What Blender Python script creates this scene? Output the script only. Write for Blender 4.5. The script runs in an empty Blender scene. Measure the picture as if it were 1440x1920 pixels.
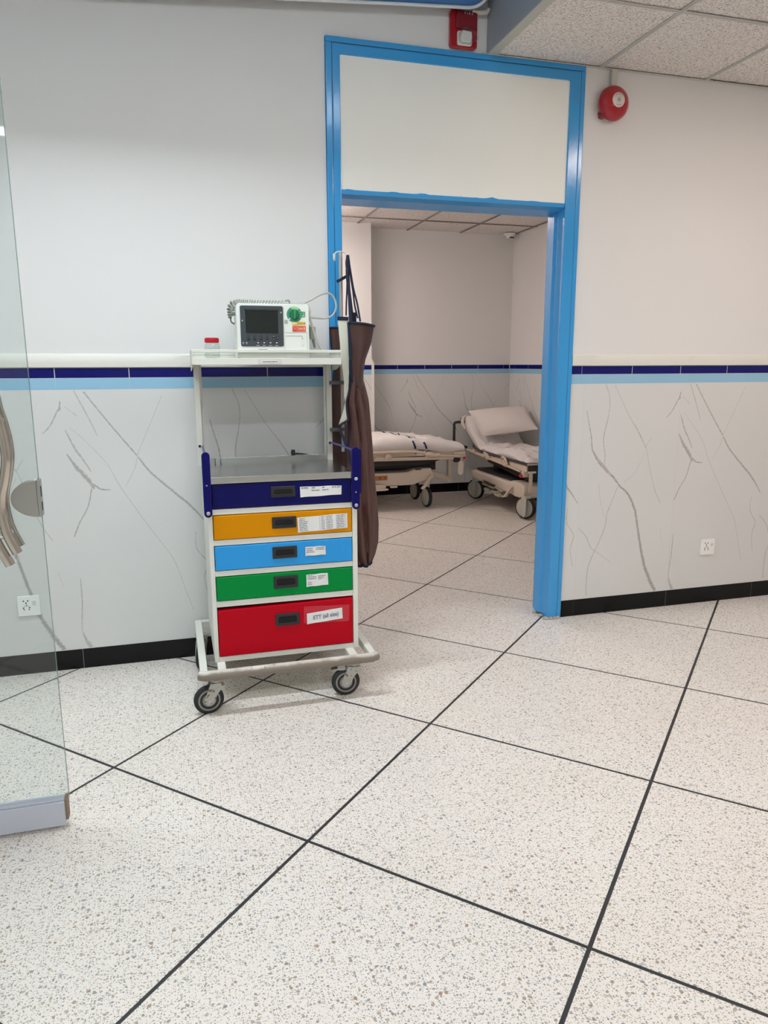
import bpy, bmesh, math, random
from mathutils import Vector, Matrix, noise
C = bpy.context
scene = C.scene
random.seed(7)
PI = math.pi

# ------------------------------------------------------------------ camera
cam_d = bpy.data.cameras.new('camera')
cam = bpy.data.objects.new('camera', cam_d)
scene.collection.objects.link(cam)
cam_d.sensor_fit = 'AUTO'
cam_d.sensor_width = 36.0
cam_d.lens = 1374.775 / 1920.0 * 36.0
cam_d.clip_start = 0.02
_r = Vector((0.96120074, -0.27583819, -0.00253384))
_u = Vector((0.05708894, 0.18993172, 0.98013611))
_f = Vector((0.26987772, 0.94225221, -0.19830982))
cam.matrix_world = Matrix(((_r.x, _u.x, -_f.x, 0.0), (_r.y, _u.y, -_f.y, -3.45836), (_r.z, _u.z, -_f.z, 1.38325), (0, 0, 0, 1)))
scene.camera = cam

# ------------------------------------------------------------------ world, exposure
w = bpy.data.worlds.new('world')
scene.world = w
w.use_nodes = True
w.node_tree.nodes['Background'].inputs[0].default_value = (0.8, 0.85, 0.9, 1)
w.node_tree.nodes['Background'].inputs[1].default_value = 0.05
vs = scene.view_settings
vs.view_transform = 'Standard'
vs.look = 'None'
vs.gamma = 1.0
vs.use_curve_mapping = False
vs.exposure = 0.1
scene.cycles.max_bounces = 10
scene.cycles.diffuse_bounces = 6
scene.cycles.glossy_bounces = 5
scene.cycles.transmission_bounces = 10
scene.cycles.transparent_max_bounces = 12
scene.cycles.caustics_reflective = False
scene.cycles.caustics_refractive = False
scene.cycles.sample_clamp_indirect = 6.0

COOL = (0.865, 0.945, 1.0)
NEUT = (1.0, 0.97, 0.93)
WARM = (1.0, 0.83, 0.755)
# room luminaires, plus unseen lamps added as fill: centre, half sizes, colour, strength (a lit diffuser each)
LAMPS = [
    # name, label, x0, x1, y0, y1, z, colour, strength, depth of the side skirt added to shade the wall top
    ('batten_light', 'long white batten light nearest the trolley wall, deep skirts added to shade the wall top', -0.95, 0.35, -1.09, -1.01, 3.12, COOL, 150, .075),
    ('batten_light', 'white batten light under the high ceiling ahead of the bulkhead', 0.40, 1.42, -2.22, -2.15, 3.17, COOL, 50, .0),
    ('batten_light', 'white batten light under the high ceiling over the glass door', -1.70, -0.70, -2.22, -2.15, 3.17, COOL, 22, .0),
    ('ceiling_or_fill_light', 'square ceiling light set in the lowered ceiling right of the doorway', 2.70, 3.26, -1.78, -1.22, 2.768, WARM, 21, .0),
    ('ceiling_or_fill_light', 'added square fill light in the lowered ceiling, unseen far behind the viewer', 2.70, 3.26, -4.78, -4.22, 2.768, WARM, 23, .0),  # added warm fill for the right-hand wall and ceiling
    ('ceiling_or_fill_light', 'added wide cool fill light, unseen over the left side of the hall', -2.2, -1.2, -4.0, -3.4, 3.17, COOL, 7, .0),  # added cool fill from the left, out of view
    ('ceiling_or_fill_light', 'added wide cool fill light, unseen behind the viewer under the high ceiling', -0.6, 0.8, -5.2, -4.2, 3.17, COOL, 9, .0),  # large panel added as fill from the camera side
    ('batten_light', 'white batten light at the far end of the hall behind the viewer', -2.3, -1.0, -5.95, -5.77, 3.17, COOL, 16, .0),
    ('ceiling_or_fill_light', 'square ceiling light hung in the ward beyond the doorway', 0.68, 1.28, 2.55, 3.15, 2.60, (1.0, 0.85, 0.79), 20, .0),
]

# ------------------------------------------------------------------ material helpers
def lin(h):
    h = h.lstrip('#')
    o = []
    for i in (0, 2, 4):
        c = int(h[i:i + 2], 16) / 255
        o.append(c / 12.92 if c <= 0.04045 else ((c + 0.055) / 1.055) ** 2.4)
    return (o[0], o[1], o[2], 1.0)

MATS = {}
def mat(name, col, rough=0.5, metal=0.0, bump=0.0, bscale=60.0, var=0.0, vscale=8.0, coat=0.0, spec=None, stretch=None):
    """a plain painted / plastic / metal surface with optional fine relief and colour variation"""
    if name in MATS:
        return MATS[name]
    m = bpy.data.materials.new(name)
    m.use_nodes = True
    nt = m.node_tree
    b = nt.nodes['Principled BSDF']
    c = lin(col) if isinstance(col, str) else col
    b.inputs['Base Color'].default_value = c
    b.inputs['Roughness'].default_value = rough
    b.inputs['Metallic'].default_value = metal
    b.inputs['Coat Weight'].default_value = coat
    if spec is not None:
        b.inputs['Specular IOR Level'].default_value = spec
    geo = nt.nodes.new('ShaderNodeNewGeometry')
    vec = geo.outputs['Position']
    if stretch:
        mp = nt.nodes.new('ShaderNodeMapping')
        mp.inputs['Scale'].default_value = stretch
        nt.links.new(vec, mp.inputs['Vector'])
        vec = mp.outputs['Vector']
    if bump:
        n = nt.nodes.new('ShaderNodeTexNoise')
        n.inputs['Scale'].default_value = bscale
        n.inputs['Detail'].default_value = 3
        bp = nt.nodes.new('ShaderNodeBump')
        bp.inputs['Strength'].default_value = bump
        bp.inputs['Distance'].default_value = 0.002
        nt.links.new(vec, n.inputs['Vector'])
        nt.links.new(n.outputs['Fac'], bp.inputs['Height'])
        nt.links.new(bp.outputs['Normal'], b.inputs['Normal'])
    if var:
        n = nt.nodes.new('ShaderNodeTexNoise')
        n.inputs['Scale'].default_value = vscale
        n.inputs['Detail'].default_value = 4
        mx = nt.nodes.new('ShaderNodeMix')
        mx.data_type = 'RGBA'
        mx.inputs['A'].default_value = tuple(x * (1 - var) for x in c[:3]) + (1,)
        mx.inputs['B'].default_value = tuple(min(1, x * (1 + var)) for x in c[:3]) + (1,)
        nt.links.new(vec, n.inputs['Vector'])
        nt.links.new(n.outputs['Fac'], mx.inputs['Factor'])
        nt.links.new(mx.outputs['Result'], b.inputs['Base Color'])
    MATS[name] = m
    return m

def worn(name, col, chip, amount=0.62, scale=30.0, rough=0.5, metal=0.0):
    """paint with chipped spots of another colour"""
    m = mat(name, col, rough, metal)
    nt = m.node_tree
    b = nt.nodes['Principled BSDF']
    geo = nt.nodes.new('ShaderNodeNewGeometry')
    n = nt.nodes.new('ShaderNodeTexNoise')
    n.inputs['Scale'].default_value = scale
    n.inputs['Detail'].default_value = 5
    n.inputs['Roughness'].default_value = 0.65
    rp = nt.nodes.new('ShaderNodeValToRGB')
    rp.color_ramp.elements[0].position = amount
    rp.color_ramp.elements[1].position = amount + 0.05
    rp.color_ramp.elements[0].color = lin(col)
    rp.color_ramp.elements[1].color = lin(chip)
    nt.links.new(geo.outputs['Position'], n.inputs['Vector'])
    nt.links.new(n.outputs['Fac'], rp.inputs['Fac'])
    nt.links.new(rp.outputs['Color'], b.inputs['Base Color'])
    return m

def glow(name, col, strength):
    m = bpy.data.materials.new(name)
    m.use_nodes = True
    nt = m.node_tree
    nt.nodes.remove(nt.nodes['Principled BSDF'])
    e = nt.nodes.new('ShaderNodeEmission')
    e.inputs[0].default_value = (col[0], col[1], col[2], 1)
    e.inputs[1].default_value = strength
    nt.links.new(e.outputs[0], nt.nodes['Material Output'].inputs[0])
    return m

def glass_mat(name, tint, alpha_tint=1.0):
    """thin clear sheet: tinted see-through with a mirror-like sheen at its surfaces"""
    m = bpy.data.materials.new(name)
    m.use_nodes = True
    nt = m.node_tree
    nt.nodes.remove(nt.nodes['Principled BSDF'])
    t = nt.nodes.new('ShaderNodeBsdfTransparent')
    t.inputs[0].default_value = tint
    g = nt.nodes.new('ShaderNodeBsdfGlossy')
    g.inputs['Roughness'].default_value = 0.02
    lw = nt.nodes.new('ShaderNodeLayerWeight')
    pw = nt.nodes.new('ShaderNodeMath')
    pw.operation = 'POWER'
    pw.inputs[1].default_value = 5.0
    nt.links.new(lw.outputs['Facing'], pw.inputs[0])
    f = nt.nodes.new('ShaderNodeMath')
    f.operation = 'MULTIPLY_ADD'
    f.inputs[1].default_value = 0.95
    f.inputs[2].default_value = 0.045
    nt.links.new(pw.outputs[0], f.inputs[0])
    mx = nt.nodes.new('ShaderNodeMixShader')
    nt.links.new(f.outputs[0], mx.inputs[0])
    nt.links.new(t.outputs[0], mx.inputs[1])
    nt.links.new(g.outputs[0], mx.inputs[2])
    nt.links.new(mx.outputs[0], nt.nodes['Material Output'].inputs[0])
    return m

def terrazzo():
    m = bpy.data.materials.new('terrazzo')
    m.use_nodes = True
    nt = m.node_tree
    b = nt.nodes['Principled BSDF']
    b.inputs['Roughness'].default_value = 0.42
    geo = nt.nodes.new('ShaderNodeNewGeometry')
    wob = nt.nodes.new('ShaderNodeTexNoise')
    wob.inputs['Scale'].default_value = 160
    wob.inputs['Detail'].default_value = 2
    sub = nt.nodes.new('ShaderNodeVectorMath')
    sub.operation = 'MULTIPLY_ADD'
    sub.inputs[1].default_value = (0.006, 0.006, 0.0)
    nt.links.new(geo.outputs['Position'], wob.inputs['Vector'])
    nt.links.new(wob.outputs['Color'], sub.inputs[0])
    nt.links.new(geo.outputs['Position'], sub.inputs[2])
    big = nt.nodes.new('ShaderNodeTexNoise')
    big.inputs['Scale'].default_value = 2.2
    big.inputs['Detail'].default_value = 3
    nt.links.new(geo.outputs['Position'], big.inputs['Vector'])
    base = nt.nodes.new('ShaderNodeMix')
    base.data_type = 'RGBA'
    base.inputs['A'].default_value = lin('#e6ddd2')
    base.inputs['B'].default_value = lin('#ece7e1')
    nt.links.new(big.outputs['Fac'], base.inputs['Factor'])
    prev = base.outputs['Result']
    # two sizes of stone chip: scale, share of cells that hold a chip, radius in cells
    for sc, share, rad, cols in ((75, 0.30, 0.40, ('#a09b95', '#b0a08c', '#8c8c8f', '#bcae9b', '#a8acb0', '#a3876f')),
                                 (135, 0.60, 0.40, ('#a39e97', '#8c8884', '#b5a691', '#b5b2ac', '#989da1', '#ab9c8a')),
                                 (230, 0.75, 0.42, ('#a8a29b', '#918e8a', '#b8b0a4', '#9c9894', '#b5a999', '#8f8f8f'))):
        v = nt.nodes.new('ShaderNodeTexVoronoi')
        v.voronoi_dimensions = '2D'
        v.inputs['Scale'].default_value = sc
        nt.links.new(sub.outputs[0], v.inputs['Vector'])
        sep = nt.nodes.new('ShaderNodeSeparateColor')
        nt.links.new(v.outputs['Color'], sep.inputs[0])
        # radius = rad * clamp((share - R)/share)^.5
        mr = nt.nodes.new('ShaderNodeMapRange')
        mr.inputs['From Min'].default_value = 0.0
        mr.inputs['From Max'].default_value = share
        mr.inputs['To Min'].default_value = rad
        mr.inputs['To Max'].default_value = 0.0
        nt.links.new(sep.outputs[0], mr.inputs['Value'])
        gt = nt.nodes.new('ShaderNodeMath')
        gt.operation = 'SUBTRACT'
        nt.links.new(mr.outputs[0], gt.inputs[0])
        nt.links.new(v.outputs['Distance'], gt.inputs[1])
        st = nt.nodes.new('ShaderNodeMapRange')
        st.inputs['From Min'].default_value = 0.0
        st.inputs['From Max'].default_value = 0.05
        nt.links.new(gt.outputs[0], st.inputs['Value'])
        rp = nt.nodes.new('ShaderNodeValToRGB')
        rp.color_ramp.interpolation = 'CONSTANT'
        els = rp.color_ramp.elements
        els[0].color = lin(cols[0])
        els[1].position = 1 / 6
        els[1].color = lin(cols[1])
        for i in range(2, 6):
            e = els.new(i / 6)
            e.color = lin(cols[i])
        nt.links.new(sep.outputs[1], rp.inputs['Fac'])
        mx = nt.nodes.new('ShaderNodeMix')
        mx.data_type = 'RGBA'
        nt.links.new(st.outputs[0], mx.inputs['Factor'])
        nt.links.new(prev, mx.inputs['A'])
        nt.links.new(rp.outputs['Color'], mx.inputs['B'])
        prev = mx.outputs['Result']
    nt.links.new(prev, b.inputs['Base Color'])
    return m

def fissured():
    """mineral fibre ceiling tile: pale with short dark fissures"""
    m = bpy.data.materials.new('mineral_fibre')
    m.use_nodes = True
    nt = m.node_tree
    b = nt.nodes['Principled BSDF']
    b.inputs['Roughness'].default_value = 0.95
    geo = nt.nodes.new('ShaderNodeNewGeometry')
    prev = None
    hs = []
    for i, (sx, sy, rot) in enumerate(((80, 230, 0.25), (120, 330, -0.5), (75, 210, 1.1))):
        mp = nt.nodes.new('ShaderNodeMapping')
        mp.inputs['Rotation'].default_value = (0, 0, rot)
        mp.inputs['Scale'].default_value = (sx, sy, 1)
        mp.inputs['Location'].default_value = (i * 7.3, i * 3.1, 0)
        n = nt.nodes.new('ShaderNodeTexNoise')
        n.inputs['Scale'].default_value = 1.0
        n.inputs['Detail'].default_value = 1.5
        nt.links.new(geo.outputs['Position'], mp.inputs['Vector'])
        nt.links.new(mp.outputs[0], n.inputs['Vector'])
        mr = nt.nodes.new('ShaderNodeMapRange')
        mr.inputs['From Min'].default_value = 0.60
        mr.inputs['From Max'].default_value = 0.67
        nt.links.new(n.outputs['Fac'], mr.inputs['Value'])
        hs.append(mr.outputs[0])
    a = nt.nodes.new('ShaderNodeMath'); a.operation = 'MAXIMUM'
    nt.links.new(hs[0], a.inputs[0]); nt.links.new(hs[1], a.inputs[1])
    a2 = nt.nodes.new('ShaderNodeMath'); a2.operation = 'MAXIMUM'
    nt.links.new(a.outputs[0], a2.inputs[0]); nt.links.new(hs[2], a2.inputs[1])
    mx = nt.nodes.new('ShaderNodeMix')
    mx.data_type = 'RGBA'
    mx.inputs['A'].default_value = lin('#efe9e4')
    mx.inputs['B'].default_value = lin('#a8a09c')
    nt.links.new(a2.outputs[0], mx.inputs['Factor'])
    nt.links.new(mx.outputs['Result'], b.inputs['Base Color'])
    bp = nt.nodes.new('ShaderNodeBump')
    bp.inputs['Strength'].default_value = 0.6
    bp.inputs['Distance'].default_value = 0.002
    bp.invert = True
    nt.links.new(a2.outputs[0], bp.inputs['Height'])
    nt.links.new(bp.outputs[0], b.inputs['Normal'])
    return m

MARBLE = '#dadbda'
def marble_base():
    return mat('marble_glaze', MARBLE, 0.22, 0, 0, var=0.025, vscale=2.5, spec=0.35)

def vein_mat():
    """printed vein: grey in the middle of the strip, fading into the tile colour at its edges"""
    m = bpy.data.materials.new('marble_vein')
    m.use_nodes = True
    nt = m.node_tree
    b = nt.nodes['Principled BSDF']
    b.inputs['Roughness'].default_value = 0.22
    b.inputs['Specular IOR Level'].default_value = 0.35
    uv = nt.nodes.new('ShaderNodeUVMap')
    uv.uv_map = 'vein'
    sep = nt.nodes.new('ShaderNodeSeparateXYZ')
    nt.links.new(uv.outputs[0], sep.inputs[0])
    tc = nt.nodes.new('ShaderNodeTexCoord')
    n = nt.nodes.new('ShaderNodeTexNoise')
    n.inputs['Scale'].default_value = 70
    n.inputs['Detail'].default_value = 4
    nt.links.new(tc.outputs['Object'], n.inputs['Vector'])
    # v: 0..1 across ; f = 1-|2v-1|
    m1 = nt.nodes.new('ShaderNodeMath'); m1.operation = 'MULTIPLY_ADD'; m1.inputs[1].default_value = 2; m1.inputs[2].default_value = -1
    nt.links.new(sep.outputs[1], m1.inputs[0])
    m2 = nt.nodes.new('ShaderNodeMath'); m2.operation = 'ABSOLUTE'
    nt.links.new(m1.outputs[0], m2.inputs[0])
    m3 = nt.nodes.new('ShaderNodeMath'); m3.operation = 'SUBTRACT'; m3.inputs[0].default_value = 1.0
    nt.links.new(m2.outputs[0], m3.inputs[1])
    m4 = nt.nodes.new('ShaderNodeMath'); m4.operation = 'MULTIPLY_ADD'; m4.inputs[1].default_value = 1.5; m4.inputs[2].default_value = -0.75
    nt.links.new(n.outputs['Fac'], m4.inputs[0])
    m5 = nt.nodes.new('ShaderNodeMath'); m5.operation = 'ADD'
    nt.links.new(m3.outputs[0], m5.inputs[0]); nt.links.new(m4.outputs[0], m5.inputs[1])
    mr = nt.nodes.new('ShaderNodeMapRange')
    mr.inputs['From Min'].default_value = 0.1
    mr.inputs['From Max'].default_value = 0.75
    nt.links.new(m5.outputs[0], mr.inputs['Value'])
    at = nt.nodes.new('ShaderNodeAttribute')
    at.attribute_name = 'ink'
    mu = nt.nodes.new('ShaderNodeMath'); mu.operation = 'MULTIPLY'
    nt.links.new(mr.outputs[0], mu.inputs[0]); nt.links.new(at.outputs['Fac'], mu.inputs[1])
    mx = nt.nodes.new('ShaderNodeMix')
    mx.data_type = 'RGBA'
    mx.inputs['A'].default_value = lin(MARBLE)
    mx.inputs['B'].default_value = lin('#9d9b95')
    nt.links.new(mu.outputs[0], mx.inputs['Factor'])
    nt.links.new(mx.outputs['Result'], b.inputs['Base Color'])
    return m

# ------------------------------------------------------------------ mesh helpers
class MB:
    def __init__(s):
        s.v = []; s.f = []
    def add(s, vs, fs):
        o = len(s.v)
        s.v += [Vector(x) for x in vs]
        s.f += [[i + o for i in f] for f in fs]
        return s
    def box(s, x0, x1, y0, y1, z0, z1):
        return s.add([(x0, y0, z0), (x1, y0, z0), (x1, y1, z0), (x0, y1, z0), (x0, y0, z1), (x1, y0, z1), (x1, y1, z1), (x0, y1, z1)],
                     [(0, 3, 2, 1), (4, 5, 6, 7), (0, 1, 5, 4), (1, 2, 6, 5), (2, 3, 7, 6), (3, 0, 4, 7)])
    def bar(s, p0, p1, w, h, up=(0, 0, 1)):
        """a straight bar of width w and height h from p0 to p1"""
        p0 = Vector(p0); p1 = Vector(p1)
        t = (p1 - p0).normalized()
        up = Vector(up)
        if abs(t.dot(up)) > 0.95:
            up = Vector((0, 1, 0))
        sd = t.cross(up).normalized() * (w / 2)
        u = sd.normalized().cross(t).normalized() * (h / 2)
        vs = [p0 - sd - u, p0 + sd - u, p0 + sd + u, p0 - sd + u, p1 - sd - u, p1 + sd - u, p1 + sd + u, p1 - sd + u]
        return s.add(vs, [(0, 1, 2, 3), (7, 6, 5, 4), (0, 4, 5, 1), (1, 5, 6, 2), (2, 6, 7, 3), (3, 7, 4, 0)])
    def prism(s, poly, d0, d1, plane='xz'):
        """polygon extruded between d0 and d1 along the axis its plane leaves out"""
        def P(a, b, d):
            return {'xz': (a, d, b), 'yz': (d, a, b), 'xy': (a, b, d)}[plane]
        n = len(poly)
        vs = [P(a, b, d0) for a, b in poly] + [P(a, b, d1) for a, b in poly]
        fs = [list(range(n)), list(range(2 * n - 1, n - 1, -1))]
        fs += [(i, n + i, n + (i + 1) % n, (i + 1) % n) for i in range(n)]
        return s.add(vs, fs)
    def rrect(s, x0, x1, z0, z1, r, d0, d1, plane='xz', n=5):
        return s.prism(rr(x0, x1, z0, z1, r, n), d0, d1, plane)
    def cyl(s, p0, p1, r0, r1=None, n=16):
        return s.tube([p0, p1], [r0, r0 if r1 is None else r1], n)
    def tube(s, pts, r, n=8, flat=None, close=False):
        """swept round (or flattened) section along a path; r a number or a list; flat=(nx,ny,nz,ratio) squashes along that direction"""
        pts = [Vector(p) for p in pts]
        m = len(pts)
        rs = r if isinstance(r, (list, tuple)) else [r] * m
        a = None
        rings = []
        for i, p in enumerate(pts):
            t = (pts[min(i + 1, m - 1)] - pts[max(i - 1, 0)])
            t = t.normalized() if t.length > 1e-9 else Vector((0, 0, 1))
            if a is None:
                a = t.orthogonal().normalized()
            else:
                a = (a - t * a.dot(t))
                a = a.normalized() if a.length > 1e-6 else t.orthogonal().normalized()
            b = t.cross(a)
            ring = []
            for k in range(n):
                an = 2 * PI * k / n
                d = a * math.cos(an) + b * math.sin(an)
                if flat:
                    fd = Vector(flat[:3])
                    d = d - fd * d.dot(fd) * (1 - flat[3])
                ring.append(p + d * rs[i])
            rings.append(ring)
        vs = [x for ring in rings for x in ring]
        fs = []
        for i in range(m - 1):
            for k in range(n):
                k2 = (k + 1) % n
                fs.append((i * n + k, i * n + k2, (i + 1) * n + k2, (i + 1) * n + k))
        fs.append(list(range(n - 1, -1, -1)))
        fs.append([(m - 1) * n + k for k in range(n)])
        return s.add(vs, fs)
    def lathe(s, c, axis, prof, n=24):
        """profile [(radius, distance along axis)] turned about the axis through c"""
        c = Vector(c); t = Vector(axis).normalized()
        a = t.orthogonal().normalized(); b = t.cross(a)
        vs = []
        for r, d in prof:
            for k in range(n):
                an = 2 * PI * k / n
                vs.append(c + t * d + (a * math.cos(an) + b * math.sin(an)) * max(r, 1e-5))
        fs = []
        m = len(prof)
        for i in range(m - 1):
            for k in range(n):
                k2 = (k + 1) % n
                fs.append((i * n + k, i * n + k2, (i + 1) * n + k2, (i + 1) * n + k))
        fs.append(list(range(n - 1, -1, -1)))
        fs.append([(m - 1) * n + k for k in range(n)])
        return s.add(vs, fs)
    def sheet(s, fn, nu, nv, thick=0.0, nrm=(0, -1, 0)):
        """grid surface fn(u,v); with a thickness it becomes a closed slab"""
        g = [[Vector(fn(i / nu, j / nv)) for j in range(nv + 1)] for i in range(nu + 1)]
        W = nv + 1
        vs = [p for row in g for p in row]
        fs = [(i * W + j, i * W + j + 1, (i + 1) * W + j + 1, (i + 1) * W + j) for i in range(nu) for j in range(nv)]
        if thick:
            o = len(vs)
            d = Vector(nrm) * -thick
            vs = vs + [p + d for p in vs]
            fs2 = [tuple(reversed([k + o for k in f])) for f in fs]
            rim = [(i, 0) for i in range(nu + 1)] + [(nu, j) for j in range(1, nv + 1)] + [(i, nv) for i in range(nu - 1, -1, -1)] + [(0, j) for j in range(nv - 1, 0, -1)]
            ids = [i * W + j for i, j in rim]
            side = [(ids[k], ids[(k + 1) % len(ids)], ids[(k + 1) % len(ids)] + o, ids[k] + o) for k in range(len(ids))]
            fs = fs + fs2 + side
        return s.add(vs, fs)
    def rot(s, deg, axis, piv, since=0):
        M = Matrix.Rotation(math.radians(deg), 4, axis)
        p = Vector(piv)
        for i in range(since, len(s.v)):
            s.v[i] = M @ (s.v[i] - p) + p
        return s

def rr(x0, x1, z0, z1, r, n=5):
    out = []
    for cx, cz, a0 in ((x1 - r, z1 - r, 0), (x0 + r, z1 - r, PI / 2), (x0 + r, z0 + r, PI), (x1 - r, z0 + r, 3 * PI / 2)):
        for k in range(n + 1):
            a = a0 + PI / 2 * k / n
            out.append((cx + r * math.cos(a), cz + r * math.sin(a)))
    return out

def smooth_path(pts, k=6):
    """Catmull-Rom through the points"""
    P = [Vector(p) for p in pts]
    P = [P[0] * 2 - P[1]] + P + [P[-1] * 2 - P[-2]]
    out = []
    for i in range(1, len(P) - 2):
        for j in range(k):
            t = j / k
            p0, p1, p2, p3 = P[i - 1:i + 3]
            out.append(0.5 * ((2 * p1) + (p2 - p0) * t + (2 * p0 - 5 * p1 + 4 * p2 - p3) * t * t + (3 * p1 - p0 - 3 * p2 + p3) * t ** 3))
    out.append(P[-2])
    return out

def lerp_rows(rows, z):
    """rows [(z, a, b, ...)] in falling z, interpolated"""
    if z >= rows[0][0]:
        return rows[0][1:]
    for r0, r1 in zip(rows, rows[1:]):
        if z >= r1[0]:
            t = (r0[0] - z) / (r0[0] - r1[0])
            return tuple(a + (b - a) * t for a, b in zip(r0[1:], r1[1:]))
    return rows[-1][1:]

ORIGIN = {}
def finish(name, mb, material, parent, smooth, bevel, fix=True):
    me = bpy.data.meshes.new(name)
    o = bpy.data.objects.new(name, me)
    base = ORIGIN.get(parent.name, Vector()) if parent is not None else Vector()
    me.from_pydata([tuple(p - base) for p in mb.v], [], mb.f)
    if fix:
        bm = bmesh.new(); bm.from_mesh(me)
        bmesh.ops.recalc_face_normals(bm, faces=bm.faces)
        bm.to_mesh(me); bm.free()
    if smooth:
        me.polygons.foreach_set('use_smooth', [True] * len(me.polygons))
        me.set_sharp_from_angle(angle=math.radians(smooth if smooth > 1 else 40))
    me.materials.append(material)
    scene.collection.objects.link(o)
    if bevel:
        b = o.modifiers.new('bevel', 'BEVEL')
        b.width = bevel; b.segments = 2; b.limit_method = 'ANGLE'; b.angle_limit = math.radians(50)
    if parent is not None:
        o.parent = parent
    ORIGIN[o.name] = base
    return o

def part(name, mb, material, parent, smooth=0, bevel=0, label=None, kind=None, fix=True):
    o = finish(name, mb, material, parent, smooth, bevel, fix)
    if label: o['label'] = label
    if kind: o['kind'] = kind
    return o

def thing(name, label, cat, loc, group=None):
    o = bpy.data.objects.new(name, None)
    scene.collection.objects.link(o)
    o.location = loc
    o.empty_display_size = 0.1
    o['label'] = label; o['category'] = cat
    if group: o['group'] = group
    ORIGIN[o.name] = Vector(loc)
    return o

def struct(name, mb, material, smooth=0, bevel=0):
    o = finish(name, mb, material, None, smooth, bevel)
    o['kind'] = 'structure'
    return o

def struct_root(name):
    o = bpy.data.objects.new(name, None)
    scene.collection.objects.link(o)
    o['kind'] = 'structure'
    ORIGIN[o.name] = Vector()
    return o

def copy_tree(o, parent=None):
    c = o.copy()
    scene.collection.objects.link(c)
    c.parent = parent
    for ch in o.children:
        copy_tree(ch, c)
    return c

def text_mb(body, size, place, align='CENTER', bold=0.0):
    """lettering as a flat mesh; place(x, y) -> world point for a letter point in the text's own plane"""
    cu = bpy.data.curves.new('lettering', 'FONT')
    cu.body = body; cu.size = size; cu.align_x = align; cu.align_y = 'CENTER'
    cu.resolution_u = 3
    cu.offset = bold
    ob = bpy.data.objects.new('lettering', cu)
    scene.collection.objects.link(ob)
    C.view_layer.update()
    me = bpy.data.meshes.new_from_object(ob.evaluated_get(C.evaluated_depsgraph_get()))
    mb = MB()
    mb.add([place(v.co.x, v.co.y) for v in me.vertices], [list(p.vertices) for p in me.polygons])
    bpy.data.objects.remove(ob)
    bpy.data.curves.remove(cu)
    bpy.data.meshes.remove(me)
    return mb

# ------------------------------------------------------------------ materials
def bumper_mat():
    """cream tube rubbed down to brown metal along the knocked front and lower side, chips above"""
    m = worn('bumper_worn', '#d6d3c8', '#7d7268', 0.62, 26, 0.5)
    nt = m.node_tree
    b = nt.nodes['Principled BSDF']
    rp = [n for n in nt.nodes if n.type == 'VALTORGB'][0]
    geo = [n for n in nt.nodes if n.type == 'NEW_GEOMETRY'][0]
    sep = nt.nodes.new('ShaderNodeSeparateXYZ')
    nt.links.new(geo.outputs['Position'], sep.inputs[0])
    n = nt.nodes.new('ShaderNodeTexNoise')
    n.inputs['Scale'].default_value = 14
    n.inputs['Detail'].default_value = 4
    nt.links.new(geo.outputs['Position'], n.inputs['Vector'])
    ad = nt.nodes.new('ShaderNodeMath'); ad.operation = 'MULTIPLY_ADD'; ad.inputs[1].default_value = 0.022
    nt.links.new(n.outputs['Fac'], ad.inputs[0]); nt.links.new(sep.outputs[2], ad.inputs[2])
    mr = nt.nodes.new('ShaderNodeMapRange')
    mr.inputs['From Min'].default_value = 0.197
    mr.inputs['From Max'].default_value = 0.207
    nt.links.new(ad.outputs[0], mr.inputs['Value'])
    mx = nt.nodes.new('ShaderNodeMix'); mx.data_type = 'RGBA'
    mx.inputs['A'].default_value = lin('#857a6e')
    nt.links.new(mr.outputs[0], mx.inputs['Factor'])
    nt.links.new(rp.outputs['Color'], mx.inputs['B'])
    nt.links.new(mx.outputs['Result'], b.inputs['Base Color'])
    return m
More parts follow.
